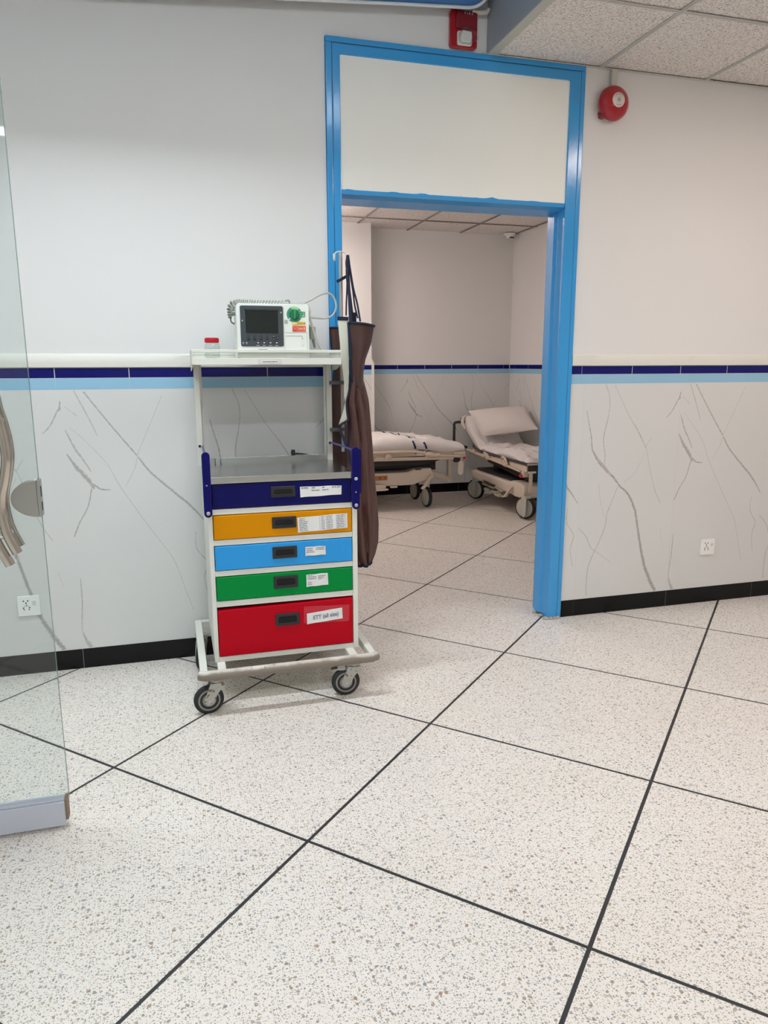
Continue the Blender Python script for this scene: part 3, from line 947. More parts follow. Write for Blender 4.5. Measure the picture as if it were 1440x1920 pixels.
def drawer(z0, z1, material, label, hx, hz, tilt=0):
    m = MB().box(B0 + .0205, B1 - .0245, YF - .002, YF + .35, z0 + .002, z1 - .003)
    if tilt:                                 # hangs low at one end, so a dark wedge shows above it
        m = MB().prism([(B0 + .0205, z0 + .001), (B1 - .0245, z0 + .003), (B1 - .0245, z1 - .001), (B0 + .0205, z1 - tilt)], YF - .002, YF + .35)
    d = part('drawer', m, material, tr, bevel=.003, label=label)
    x0, x1 = hx; za, zb = hz
    h = MB().rrect(x0, x1, za, zb, .003, YF - .006, YF - .001)
    # rim around a recess: outer plate, then a darker pocket with its finger lip
    part('handle', h, M['blk'], d, bevel=.002, label='black recessed pull handle')
    part('handle_pocket', MB().rrect(x0 + .012, x1 - .012, za + .010, zb - .012, .008, YF - .0066, YF - .0058), M['blkdeep'], d)
    part('handle_lip', MB().rrect(x0 + .012, x1 - .012, za + .008, za + .0125, .002, YF - .0085, YF - .0058), M['blk'], d, bevel=.001)
    return d
dn = drawer(.825, .926, M['d_navy'], 'navy blue drawer front, topmost', (.358, .456), (.862, .906))
do = drawer(.7005, .802, M['d_orange'], 'orange drawer front', (.359, .457), (.735, .782))
db = drawer(.5745, .6775, M['d_blue'], 'sky blue drawer front', (.357, .457), (.610, .659))
dg = drawer(.4485, .5515, M['d_green'], 'green drawer front', (.358, .458), (.484, .536))
dr = drawer(.2125, .417, M['d_red'], 'tall red drawer front at the bottom', (.360, .460), (.322, .375), .0075)
part('drawer_gap', MB().box(B0 + .019, B1 - .023, YF + .03, YF + .05, .40, .4235), M['blkdeep'], tr)
L = [(.03, .97, .02, .012), (.03, .97, .24, .012), (.25, .255, 0, 1), (.52, .524, 0, 1), (.74, .744, 0, 1)]
L = words_row(.03, .19, .07, .13, 1) + words_row(.28, .36, .07, .13, 2) + words_row(.53, .60, .07, .13, 3) + words_row(.76, .98, .07, .13, 4) + words_row(.27, .48, .34, .11, 5) + words_row(.53, .68, .34, .11, 6)
label_sheet(dn, 'paper_label', [(.475, .900), (.646, .898), (.645, .861), (.476, .857)], L, YF - .003, M['paperink'])
L = []
for k in range(8):
    v = .07 + k * .115
    L += words_row(.03, .20 if k > 1 else .14, v, .045, 10 + k) + words_row(.47, .54, v, .045, 20 + k) + words_row(.58, .70, v, .045, 30 + k) + words_row(.78, .94, v, .045, 40 + k)
for u in (.44, .57, .77, .955): L.append((u, u + .004, .02, .96))
label_sheet(do, 'paper_label', [(.461, .774), (.668, .782), (.669, .720), (.463, .712)], L, YF - .003, M['paperink'])
L = []
for k, v in enumerate((.16, .36, .56)): L += words_row(.05, .36 if k < 2 else .46, v, .09, 50 + k)
for k, v in enumerate((.10, .30)): L += words_row(.52, .94, v, .09, 60 + k)
label_sheet(db, 'paper_label', [(.491, .650), (.574, .650), (.576, .613), (.491, .612)], L, YF - .003, M['paperink'])
L = words_row(.05, .28, .06, .05, 70) + words_row(.05, .46, .17, .06, 71) + words_row(.05, .46, .32, .07, 72) + words_row(.55, .90, .16, .07, 73) + words_row(.55, .80, .29, .07, 74) + words_row(.55, .70, .43, .05, 75) + words_row(.05, .22, .65, .06, 76) + words_row(.05, .26, .80, .06, 77)
label_sheet(dg, 'paper_label', [(.492, .532), (.582, .534), (.584, .483), (.492, .480)], L, YF - .003, M['paperink'])
o, P = label_sheet(dr, 'paper_label', [(.491, .364), (.641, .377), (.643, .329), (.491, .318)], [], YF - .003, M['ink'], wave=.0006)
part('lettering', text_mb('ETT (all size)', .14, lambda x, y: P(.53 + x * .98, .50 - y * 3.6, .0007), bold=.0035), mat('letter_ink', '#6a6f86', .6), dr, kind='stuff')
part('clear_tape', MB().rrect(.478, .672, .318, .392, .004, YF - .0029, YF - .0027).rot(3, 'Y', (.57, YF, .35)), M['tape'], dr)

# stainless work top with a turned-up lip at the back and a rolled front edge
m = MB()
m.box(B0 + .003, B1 - .003, YF - .004, YB, .936, .943)
m.box(B0 + .003, B1 - .003, YF - .006, YF + .001, .9265, .953)
m.box(B0 + .020, B1 - .022, YB - .002, YB + .003, .936, .968)
part('worktop', m, M['steel'], tr, bevel=.0015)
sl = MB()
for x in (.172, .197):
    sl.box(x, x + .0025, YB - .003, YB - .0021, .944, .966).box(x, x + .0025, YB - .05, YB - .003, .9432, .9436)
part('lip_slot', sl, M['blkdeep'], tr)
# posts of the upper shelf
for x0 in (.099, .688):
    m = MB().box(x0, x0 + .024, YB - .018, YB + .006, .936, 1.386)
    m.box(x0 + (.024 if x0 < .3 else -.010), x0 + (.034 if x0 < .3 else 0), YB + .002, YB + .006, .936, 1.386)
    part('post', m, M['cream'], tr, bevel=.0015)
for x, z in ((.109, 1.025), (.700, 1.022)):
    part('post_hole', MB().cyl((x, YB - .0185, z), (x, YB - .0175, z), .006), M['blkdeep'], tr)
# upper shelf: deck, front channel, guard rail, end plates
T0, T1, TF, TB = .089, .718, -.285, -.06
m = MB()
m.box(T0 + .002, T1 - .002, TF, TB, 1.397, 1.404)
m.box(T0 + .002, T1 - .001, TF - .002, TF + .003, 1.380, 1.407)
m.box(T0 + .002, T1 - .002, TB - .003, TB, 1.385, 1.425)
part('upper_shelf', m, M['cream'], tr, bevel=.001)
m = MB()
m.box(T0, T1, TF - .004, TF + .010, 1.430, 1.442)
m.box(T0, T0 + .006, TF - .003, TB, 1.428, 1.442).box(T1 - .006, T1, TF - .003, TB, 1.428, 1.442)
m.box(T0, T1, TB - .008, TB, 1.428, 1.442)
part('guard_rail', m, M['cream'], tr, bevel=.0015)
for x in (T0, T1 - .003):
    part('end_plate', MB().prism([(TF - .003, 1.380), (TF - .003, 1.432), (TB, 1.432), (TB, 1.352), (TF + .10, 1.358)], x, x + .003, 'yz'), M['cream'], tr, bevel=.001)
lab = MB().box(.358, .457, TF - .0032, TF - .0022, 1.3815, 1.4045)
part('shelf_label', lab, mat('shelf_label', '#d2d3cb', .45), tr)
lp = MB().box(.372, .447, TF - .0040, TF - .0031, 1.3885, 1.3975)
so = part('shelf_label_paper', lp, M['paper'], tr)
m = MB()
x = .377
rnd = random.Random(3)
while x < .440:
    L_ = rnd.uniform(.003, .008); m.box(x, min(x + L_, .442), TF - .0046, TF - .0041, 1.3915, 1.3945); x += L_ + .0012
part('print', m, M['inkblack'], tr, kind='stuff')
# push handles: navy arms at the front corners, thin rods back to the posts
for s, x in ((-1, .1125), (1, .703)):
    xc = x
    m = MB().rrect(xc - .0155, xc + .0155, .798, 1.053, .0155, YF - .020, YF - .006, n=6)
    arm = part('handle_arm', m, M['handle_blue'], tr, bevel=.003, label='navy push handle arm')
    part('handle_rib', MB().rrect(xc - .003, xc + .004, .86, 1.03, .003, YF - .0225, YF - .019), M['handle_blue'], arm, bevel=.001)
    for z in ((.815, .925) if s > 0 else (.815,)):
        part('bolt', MB().lathe((xc, YF - .020, z), (0, -1, 0), [(.0075, 0), (.0075, .002), (.004, .004)], 12), M['bolt'], arm)
    part('bolt', MB().lathe((xc - .001, YF - .020, .925 if s < 0 else .87), (0, -1, 0), [(.004, 0), (.003, .003)], 10), M['bolt'], arm)
    rod = MB().tube([(xc, YF - .012, 1.036), (xc + .003, -.35, 1.032), (xc + (.009 if s < 0 else -.002), YB - .01, 1.024)], .0045, 10)
    part('handle_rod', rod, mat('rod_navy', '#3b3a86', .3), tr, smooth=50)
part('side_plate', MB().rrect(.714, .726, .862, 1.045, .006, YF - .016, YF + .04), M['handle_blue'], tr, bevel=.002)

# base frame
FX0, FX1, FY0, FY1, FZ0, FZ1 = .046, .770, -.662, -.030, .158, .192
part('base_bumper', MB().tube([(FX0, FY0 + .012, .176), (FX0 + .02, FY0, .176), (FX1 - .02, FY0, .176), (FX1, FY0 + .012, .176)], .020, 14), M['bumper'], tr, smooth=60, label='worn front tube of the base frame')
m = MB()
m.box(FX0 + .001, FX0 + .031, FY0 + .012, FY1, FZ0, FZ1).box(FX1 - .031, FX1 - .001, FY0 + .012, FY1, FZ0, FZ1)
m.box(FX0 + .031, FX1 - .031, FY1 - .03, FY1, FZ0, FZ1)
part('base_frame', m, M['cream'], tr, bevel=.003)
for x0, x1 in ((.118, .150), (.655, .690)):
    part('base_bearer', MB().box(x0, x1, FY0 + .015, FY1 - .03, FZ0, FZ1 - .002), M['cream'], tr, bevel=.002)
def caster(px, py, ang, brake):
    """swivel caster under (px, py); the wheel trails towards ang"""
    d = Vector((math.cos(ang), math.sin(ang), 0)); n = Vector((-d.y, d.x, 0))
    R = .060
    wc = Vector((px, py, R)) + d * .036
    top = Vector((px, py, .157))
    f = MB()
    f.lathe(top - Vector((0, 0, .002)), (0, 0, -1), [(.030, 0), (.030, .005), (.024, .008), (.027, .012), (.027, .020), (.018, .024)], 18)
    for s in (-1, 1):
        o = n * (.019 * s)
        t = n * (.0018)
        poly = [(-.026, .130), (.030, .130), (.040, .105), (.056, .068), (.054, .052), (.044, .042), (.028, .042), (.016, .056), (.004, .085), (-.012, .102), (-.026, .110)]
        P_ = [Vector((px, py, 0)) + o + d * a + Vector((0, 0, b)) for a, b in poly]
        k = len(P_)
        f.add([p - t for p in P_] + [p + t for p in P_], [list(range(k)), list(range(2 * k - 1, k - 1, -1))] + [(i, k + i, k + (i + 1) % k, (i + 1) % k) for i in range(k)])
    c0 = Vector((px, py, .126)); hw = .019
    f.bar(c0 - d * .022 , c0 + d * .028, hw * 2, .004)
    fork = part('caster', f, M['caster_metal'], tr, smooth=35, label='swivel caster with a dirty zinc fork')
    part('tyre', MB().lathe(wc - n * .0125, n, [(.044, 0), (.054, .001), (.060, .007), (.060, .018), (.054, .024), (.044, .025)], 36), M['tyre'], fork, smooth=50)
    part('wheel_hub', MB().lathe(wc - n * .0135, n, [(.014, -.003), (.022, -.001), (.030, .002), (.0325, .006), (.036, .006), (.038, -.0005), (.0445, .001), (.0445, .026), (.038, .0275), (.036, .021), (.0325, .021), (.030, .025), (.022, .028), (.014, .030)], 32), M['rim'], fork, smooth=35)
    part('axle_bolt', MB().cyl(wc - n * .024, wc + n * .024, .0065, n=6), M['bolt'], fork)
    if brake:
        b = MB().bar(c0 + d * .02 + Vector((0, 0, -.012)), c0 + d * .075 + Vector((0, 0, -.006)), .022, .008)
        part('brake_pedal', b, M['caster_metal'], fork, bevel=.002)
        part('brake_tip', MB().bar(c0 + d * .07, c0 + d * .098 + Vector((0, 0, -.004)), .018, .006), mat('brake_black', '#2b2826', .5), fork, bevel=.002)
caster(.112, -.618, PI + .12, False)
caster(.680, -.612, PI - .05, True)
caster(.072, -.120, -PI / 2 - .25, False)
caster(.715, -.085, PI * .55, False)

# drip pole clamped to the rear right post, twin hook on top
PXY = Vector((.759, -.115, 0))
pole = part('drip_pole', MB().cyl(PXY + Vector((0, 0, .98)), PXY + Vector((0, 0, 1.868)), .0075, n=16), mat('pole_steel', '#b5b1aa', .45, .5), tr, smooth=50)
hk = MB()
hk.tube(smooth_path([PXY + Vector((0, 0, 1.868)) + Vector(q) for q in ((-.034, -.012, -.008), (-.033, -.012, -.030), (-.028, -.006, -.036), (-.026, 0, -.02), (-.024, 0, -.004), (-.012, 0, .002), (0, 0, .004), (.012, 0, .002), (.022, 0, -.002), (.026, -.004, -.020), (.033, -.008, -.034), (.038, -.012, -.026), (.039, -.012, -.008))], 4), .003, 8)
part('hook', hk, M['cream_clean'], pole, smooth=60)
for z in (1.298, 1.084):
    part('pole_clamp', MB().box(.700, .765, -.128, -.104, z - .008, z + .008), mat('clamp_grey', '#6f7072', .4, .5), tr, bevel=.002)

# ------------------------------------------------------------------ jar on the upper shelf
jr = thing('jar', 'small clear plastic jar with a red screw lid on the upper shelf', 'jar', (.178, -.2, 1.404))
m = MB().lathe((.178, -.2, 1.4045), (0, 0, 1), [(.029, 0), (.032, .004), (.033, .012), (.031, .022), (.031, .030), (.032, .034), (.032, .054), (.030, .062), (.026, .067), (.026, .070), (.0245, .070), (.0245, .066), (.028, .060), (.030, .050), (.029, .01), (.02, .003)], 28)
part('jar_body', m, M['plastic'], jr, smooth=60)
m = MB().lathe((.178, -.2, 1.4715), (0, 0, 1), [(.0275, 0), (.0285, .002), (.0285, .018), (.027, .0205), (.01, .021)], 32)
for k in range(32):
    a = 2 * PI * k / 32
    m.bar((.178 + .0287 * math.cos(a), -.2 + .0287 * math.sin(a), 1.4735), (.178 + .0287 * math.cos(a), -.2 + .0287 * math.sin(a), 1.488), .0016, .0016)
part('lid', m, M['lid'], jr, smooth=40, label='red screw lid')

# ------------------------------------------------------------------ defibrillator monitor
mo = thing('defibrillator', 'white defibrillator monitor with dark screen and green dial on the upper shelf', 'medical monitor', (.43, -.18, 1.404))
X0, X1, Z0, Z1, Y0, Y1 = .279, .583, 1.4045, 1.630, -.272, -.085
m = MB()
m.rrect(X0, X1, Z0, Z1, .012, Y0, Y0 + .04)
m.rrect(X0 + .004, X1 - .004, Z0, Z1 - .006, .012, Y0 + .04, Y1)
part('housing', m, M['m_white'], mo, smooth=35, bevel=.003)
yf = Y0 - .0002
bez = part('bezel', MB().rrect(.293, .472, 1.456, 1.621, .007, yf - .003, yf), M['m_dark'], mo, bevel=.0012, label='dark grey screen surround')
part('screen', MB().box(.313, .451, yf - .0036, yf - .003, 1.508, 1.602), M['m_screen'], bez)
part('screen_shadow_lip', MB().box(.311, .453, yf - .0055, yf - .003, 1.602, 1.606), M['blk'], bez)
part('screen_frame', MB().box(.3115, .313, yf - .0044, yf - .003, 1.507, 1.602).box(.451, .4525, yf - .0044, yf - .003, 1.507, 1.602).box(.3115, .4525, yf - .0044, yf - .003, 1.5065, 1.508), mat('screen_frame', '#5a6264', .4), bez)
for x in (.325, .350, .376, .402):
    part('key', MB().rrect(x - .006, x + .006, 1.482, 1.501, .002, yf - .0045, yf - .003), mat('key_dark', '#31383d', .5), bez, bevel=.0005)
    part('key', MB().rrect(x - .004, x + .004, 1.4825, 1.487, .001, yf - .0052, yf - .0046), M['blk'], bez)
for z in (1.484, 1.495):
    part('key', MB().rrect(.425, .433, z - .004, z + .004, .001, yf - .005, yf - .003), M['blk'], bez)
part('key', MB().cyl((.444, yf - .006, 1.490), (.444, yf - .003, 1.490), .0062, n=18), M['blk'], bez)
for x in (.363, .389, .415, .441):
    part('key', MB().rrect(x - .008, x + .008, 1.465, 1.474, .002, yf - .005, yf - .003), M['blk'], bez, bevel=.0005)
m = MB()
for x in (.363, .389, .415, .441):
    m.rrect(x - .004, x + .004, 1.4685, 1.4722, .001, yf - .0056, yf - .0051)
    m.box(x - .007, x + .007, yf - .0036, yf - .0031, 1.4595, 1.4612)
for x in (.302, .316):
    m.box(x - .003, x + .003, yf - .0036, yf - .0031, 1.469, 1.472).box(x - .001, x + .001, yf - .0036, yf - .0031, 1.464, 1.467)
m.box(.4275, .4305, yf - .0056, yf - .0051, 1.4955, 1.4975).box(.4275, .4305, yf - .0056, yf - .0051, 1.4845, 1.4865)
m.prism([(.442, 1.489), (.446, 1.489), (.444, 1.493)], yf - .0066, yf - .0061)
m.prism([(.2985, 1.558), (.3045, 1.558), (.3015, 1.565)], yf - .0036, yf - .0031).prism([(.459, 1.592), (.466, 1.593), (.465, 1.599)], yf - .0036, yf - .0031)
part('white_marks', m, M['m_print'], bez, kind='stuff')
part('maker_plate', MB().rrect(.365, .402, 1.4395, 1.4445, .001, yf - .0008, yf), mat('plate_grey', '#6f7471', .5), mo)
# dial with its printed ring
def ring(cx, cz, r0, r1, a0, a1, y0, y1, n=10):
    pts = [(cx + r1 * math.cos(a0 + (a1 - a0) * k / n), cz + r1 * math.sin(a0 + (a1 - a0) * k / n)) for k in range(n + 1)]
    pts += [(cx + r0 * math.cos(a1 - (a1 - a0) * k / n), cz + r0 * math.sin(a1 - (a1 - a0) * k / n)) for k in range(n + 1)]
    return MB().prism(pts, y0, y1)
cx, cz = .520, 1.588
dial = part('dial', MB().lathe((cx, yf, cz), (0, -1, 0), [(.0215, 0), (.0215, .004), (.019, .009), (.012, .0095)], 32), M['m_green'], mo, smooth=35, label='green rotary dial')
part('dial_grip', MB().rrect(cx - .0035, cx + .0035, cz - .017, cz + .019, .002, yf - .017, yf - .009), mat('grip_green', '#3f9a6a', .35), dial, bevel=.001)
part('dial_ring', ring(cx, cz, .022, .0325, 2.0, 3.75, yf - .0008, yf), M['m_teal'], mo)
part('dial_ring', ring(cx, cz, .022, .0325, 3.95, 5.6, yf - .0008, yf), M['m_teal'], mo)
part('dial_ring', ring(cx, cz, .022, .0325, .95, 1.98, yf - .0009, yf), M['m_pale'], mo)
part('dial_ring', ring(cx, cz, .022, .0325, -.68, .93, yf - .0008, yf), M['m_teal'], mo)
part('dial_tab', MB().rrect(cx + .028, .566, 1.577, 1.600, .002, yf - .001, yf), M['m_teal'], mo)
m = MB().rrect(.5575, .5615, 1.589, 1.5965, .001, yf - .0015, yf - .0011).rrect(.553, .564, 1.580, 1.586, .001, yf - .0015, yf - .0011)
for k in range(5):
    a = -.5 + .33 * k
    m.box(cx + .0275 * math.cos(a) - .002, cx + .0275 * math.cos(a) + .002, yf - .0013, yf - .0009, cz + .0275 * math.sin(a) - .001, cz + .0275 * math.sin(a) + .001)
part('white_marks', m, M['m_pale'], mo, kind='stuff')
part('charge_label', MB().rrect(.510, .567, 1.5455, 1.5575, .001, yf - .0009, yf), M['m_yellow'], mo)
part('charge_button', MB().rrect(.512, .530, 1.5465, 1.5565, .002, yf - .003, yf - .0009), M['m_lemon'], mo, bevel=.0008)
part('print', MB().box(.536, .556, yf - .0013, yf - .001, 1.5505, 1.5525).box(.560, .563, yf - .0013, yf - .001, 1.548, 1.555), mat('yellow_print', '#9a8228', .5), mo, kind='stuff')
part('shock_label', MB().rrect(.510, .568, 1.517, 1.5415, .001, yf - .0009, yf), M['m_orange'], mo)
part('shock_button', MB().cyl((.521, yf - .004, 1.529), (.521, yf - .0009, 1.529), .0065, n=18), mat('shock_btn', '#c65a44', .4), mo)
part('print', MB().prism([(.519, 1.526), (.523, 1.526), (.521, 1.533)], yf - .0048, yf - .0043).box(.538, .555, yf - .0013, yf - .001, 1.528, 1.531).box(.559, .563, yf - .0013, yf - .001, 1.526, 1.535), mat('shock_print', '#f3c2ae', .5), mo, kind='stuff')
part('grey_key', MB().rrect(.477, .490, 1.553, 1.566, .002, yf - .003, yf), mat('grey_key', '#aeb1a8', .5), mo, bevel=.0008)
m = MB().box(.4765, .572, yf - .0003, yf, 1.5122, 1.5136).box(.572, .5732, yf - .0003, yf, 1.44, 1.5136).box(.4745, .4752, yf - .0003, yf, 1.43, 1.62)
m.box(.481, .552, yf - .0016, yf, 1.4985, 1.5003).box(.551, .5522, yf - .0016, yf, 1.488, 1.4995).box(.544, .545, yf - .0005, yf, 1.43, 1.488).box(.544, .558, yf - .0005, yf, 1.487, 1.488)
m.box(.486, .4868, yf - .0003, yf, 1.43, 1.488)
part('seam', m, M['m_seam'], mo)
part('printer_door', MB().rrect(.482, .5505, 1.410, 1.498, .003, yf - .0014, yf), M['m_white'], mo, bevel=.0006)
part('door_latch', MB().rrect(.546, .557, 1.462, 1.4865, .002, yf - .003, yf), M['m_white'], mo, bevel=.0008)
# plug and leads on its right side
part('socket_green', MB().box(.5835, .596, -.22, -.17, 1.502, 1.550), mat('connector_green', '#1b6b50', .4), mo, bevel=.002)
part('plug', MB().rrect(.5965, .622, 1.488, 1.542, .005, -.215, -.175), mat('connector_grey', '#aeb0a6', .45), mo, bevel=.003)
part('plug', MB().tube([(.612, -.195, 1.49), (.617, -.195, 1.468), (.620, -.195, 1.452)], [.008, .006, .004], 10), mat('connector_grey2', '#9b9d94', .5), mo, smooth=60)
cab = MB().tube(smooth_path([(.500, -.19, 1.637), (.560, -.19, 1.638), (.600, -.19, 1.652), (.645, -.19, 1.676), (.685, -.185, 1.686), (.712, -.18, 1.668), (.722, -.18, 1.630), (.706, -.18, 1.594), (.672, -.185, 1.580), (.630, -.19, 1.580), (.586, -.19, 1.584)], 6), .0042, 10)
part('cable', cab, M['cable'], mo, smooth=60)
cab = MB().tube(smooth_path([(.565, -.215, 1.636), (.586, -.225, 1.628), (.592, -.235, 1.605), (.591, -.24, 1.582), (.600, -.243, 1.545), (.616, -.245, 1.490), (.632, -.245, 1.456), (.650, -.245, 1.436)], 6), .0052, 10)
part('cable', cab, M['cable'], mo, smooth=60)
# coiled lead lying along the top and hanging in a bunch at the left end
axis = smooth_path([(.268, -.17, 1.580), (.264, -.175, 1.600), (.266, -.18, 1.622), (.285, -.185, 1.640), (.32, -.19, 1.641), (.37, -.19, 1.640), (.43, -.19, 1.640), (.495, -.19, 1.641)], 40)
def coil(path, turns, r, wire):
    n = len(path); pts = []
    STEP = turns * 10
    for i in range(STEP + 1):
        t = i / STEP * (n - 1); k = min(int(t), n - 2)
        c = path[k].lerp(path[k + 1], t - k)
        tg = (path[k + 1] - path[k]).normalized()
        sd = Vector((0, 1, 0)); up = tg.cross(sd).normalized()
        a = 2 * PI * turns * i / STEP
        pts.append(c + (sd * math.cos(a) + up * math.sin(a)) * r)
    return MB().tube(pts, wire, 6)
part('coiled_lead', coil(axis[:115], 6, .0135, .0036), M['cabledark'], mo, smooth=60)
part('coiled_lead', coil(axis[115:], 20, .0105, .0024), M['cable'], mo, smooth=60)
part('cable', MB().tube(smooth_path([(.262, -.17, 1.575), (.27, -.13, 1.56), (.30, -.095, 1.55)], 5), .0036, 8), M['cabledark'], mo, smooth=60)
part('cable', MB().tube(smooth_path([(.495, -.19, 1.648), (.51, -.19, 1.652), (.515, -.19, 1.640), (.52, -.19, 1.634)], 5), .0038, 8), M['cabledark'], mo, smooth=60)

# ------------------------------------------------------------------ black clip with strap on the worktop's rear lip
cl = thing('cable_clip', 'small black clip with a tapering strap at the steel tray rear', 'clip', (.535, -.094, .944))
part('clip_body', MB().box(.519, .536, -.100, -.081, .9685, .994).box(.517, .530, -.104, -.085, .975, .984), M['blk'], cl, bevel=.002)
part('clip_strap', MB().prism([(.536, .980), (.536, .971), (.570, .9695), (.603, .9712), (.57, .9765)], -.092, -.086), M['blk'], cl, bevel=.0008)

# ------------------------------------------------------------------ lead apron hanging on the hook
ap = thing('lead_apron', 'folded brown lead apron with navy binding hanging from the drip pole hook', 'apron', (.80, -.2, .45))
rows = [(1.559, .762, .878), (1.48, .765, .866), (1.40, .768, .836), (1.345, .770, .827), (1.30, .766, .838), (1.22, .748, .856), (1.14, .757, .863),
        (1.06, .760, .870), (.95, .755, .878), (.863, .750, .884), (.75, .748, .893), (.65, .748, .900), (.56, .752, .898), (.50, .765, .885), (.452, .800, .866)]
def front_fn(u, v):
    z = 1.559 - (1.559 - .452) * v
    a, b = lerp_rows(rows, z)
    x = a + (b - a) * u
    k = min(1, max(0, (1.42 - z) / .25))
    y = -.225 - .040 * math.sin(PI * u) * (1 - .3 * k)
    y += k * (.014 * (1 - 2 * abs(math.sin(u * 8.5 + z * 2.2 + noise.noise((z * 2.0, 1, 2))))) * math.sin(PI * min(1, u * 1.1)) + .012 * noise.noise((u * 7, z * 3.5, 4)))
    y += .02 * math.exp(-((z - 1.345) / .06) ** 2) * (u - .3)
    zz = z - .014 * u * max(0, 1 - v * 6) + .013 * u * max(0, (v - .85) / .15)
    return (x, y, zz)
part('front_panel', MB().sheet(front_fn, 26, 60, .004), M['apron'], ap, smooth=70)
def edge_tube(fn, path, r=.0045, out=-.002):
    pts = []
    for u, v in path:
        p = Vector(fn(u, v)); pts.append((p.x, p.y + out, p.z))
    return MB().tube(pts, r, 8)
# bib folded over the front, narrowing to a soft tongue
bib_rows = [(1.560, .763, .880), (1.48, .766, .866), (1.40, .769, .838), (1.345, .772, .829), (1.30, .780, .827), (1.265, .797, .826), (1.235, .813, .823)]
def bib_fn(u, v):
    z = 1.560 - (1.560 - 1.235) * v
    a, b = lerp_rows(bib_rows, z)
    return (a + (b - a) * u, -.236 - .044 * math.sin(PI * u) * (1 - .6 * v) - .010 * v + .006 * math.sin(u * 6 + v * 3) * v, z - .014 * u * max(0, 1 - v * 2))
part('bib', MB().sheet(bib_fn, 16, 26, .004), M['bib'], ap, smooth=70)
part('binding', edge_tube(bib_fn, [(0, k / 24) for k in range(25)], .0058, -.001), M['navy_cloth'], ap, smooth=60)
back_rows = [(1.545, .716, .765), (1.44, .724, .765), (1.36, .735, .772), (1.27, .722, .775), (1.08, .722, .79), (.96, .722, .79), (.80, .725, .80), (.55, .735, .81)]
def back_fn(u, v):
    z = 1.545 - (1.545 - .55) * v
    a, b = lerp_rows(back_rows, z)
    return (a + (b - a) * u, -.062 - .010 * math.sin(u * 5 + z * 4) - .008 * u, z)
part('back_panel', MB().sheet(back_fn, 10, 36, .004), M['apron'], ap, smooth=70)
lin_rows = [(1.580, .713, .762), (1.50, .719, .765), (1.44, .724, .768), (1.375, .731, .771), (1.31, .739, .772), (1.262, .744, .763), (1.215, .742, .748), (1.17, .729, .752), (1.136, .717, .757), (1.112, .709, .716)]
def lin_fn(u, v):
    z = 1.580 - (1.580 - 1.112) * v
    a, b = lerp_rows(lin_rows, z)
    return (a + (b - a) * u, -.245 + .012 * u - .004 * math.sin(v * 9), z)
part('lining', MB().sheet(lin_fn, 6, 40, .003), M['apron_in'], ap, smooth=70, label='pale lining turned outwards')
N = 40
part('binding', edge_tube(bib_fn, [(k / 12, 0) for k in range(13)], .0055), M['navy_cloth'], ap, smooth=60)
part('binding', edge_tube(front_fn, [(0, k / N * .52) for k in range(N + 1)], .0055), M['navy_cloth'], ap, smooth=60)
part('binding', edge_tube(front_fn, [(k / 12, 1) for k in range(13)], .0065), M['navy_cloth'], ap, smooth=60)
part('binding', MB().sheet(lambda u, v: (.712 + .052 * u, -.2485 + .012 * u, 1.584 - .016 * v), 4, 1, .003), M['navy_cloth'], ap)
part('binding', edge_tube(lin_fn, [(1, k / N) for k in range(N // 2, N)] + [(0, 1)], .005, -.003), M['navy_cloth'], ap, smooth=60)
part('binding', edge_tube(back_fn, [(k / 8, 0) for k in range(9)], .005), M['navy_cloth'], ap, smooth=60)
part('binding', edge_tube(back_fn, [(0, k / 12 * .12) for k in range(13)], .0035), M['navy_cloth'], ap, smooth=60)
def strap(pts, wd, name='strap'):
    """webbing: a flat strip facing the viewer"""
    P_ = smooth_path(pts, 6); n = len(P_)
    def fn(u, v):
        p = P_[min(int(round(u * (n - 1))), n - 1)]
        q = P_[min(int(round(u * (n - 1))) + 1, n - 1)] - P_[max(int(round(u * (n - 1))) - 1, 0)]
        s = Vector((q.z, 0, -q.x))
        s = s.normalized() if s.length > 1e-6 else Vector((1, 0, 0))
        return p + s * (v - .5) * wd + Vector((0, -.004 * abs(v - .5), 0))
    part(name, MB().sheet(fn, n - 1, 2, .002), M['navy_cloth'], ap, smooth=60)
strap([(.788, -.130, 1.850), (.782, -.150, 1.80), (.781, -.17, 1.74), (.775, -.21, 1.66), (.770, -.245, 1.56)], .013)
strap([(.789, -.131, 1.846), (.786, -.145, 1.81), (.776, -.165, 1.79), (.774, -.18, 1.74), (.779, -.20, 1.67), (.772, -.235, 1.585), (.766, -.25, 1.40)], .011)
strap([(.790, -.132, 1.848), (.795, -.150, 1.79), (.802, -.175, 1.71), (.813, -.20, 1.64), (.818, -.23, 1.565)], .008)
strap([(.790, -.131, 1.842), (.797, -.14, 1.77), (.806, -.15, 1.70), (.808, -.17, 1.64), (.812, -.21, 1.58)], .007)
strap([(.787, -.130, 1.83), (.790, -.14, 1.73), (.793, -.16, 1.66), (.796, -.18, 1.59), (.797, -.2, 1.55)], .009)
strap([(.786, -.132, 1.80), (.776, -.16, 1.70), (.766, -.19, 1.65), (.757, -.22, 1.59)], .007)
strap([(.782, -.150, 1.765), (.762, -.165, 1.755), (.745, -.17, 1.745), (.728, -.172, 1.737)], .013)
part('knot', MB().lathe((.786, -.14, 1.825), (0, 0, -1), [(.006, -.03), (.009, -.01), (.011, .0), (.010, .02), (.007, .04)], 12), M['navy_cloth'], ap, smooth=60)
part('neck_pad', MB().sheet(lambda u, v: (.783 + .024 * u, -.205 - .006 * math.sin(PI * u), 1.605 - .06 * v), 4, 4, .004), M['navy_cloth'], ap, smooth=60)
strap([(.716, -.235, 1.10), (.735, -.24, 1.05), (.752, -.245, .99), (.765, -.25, .93)], .011)

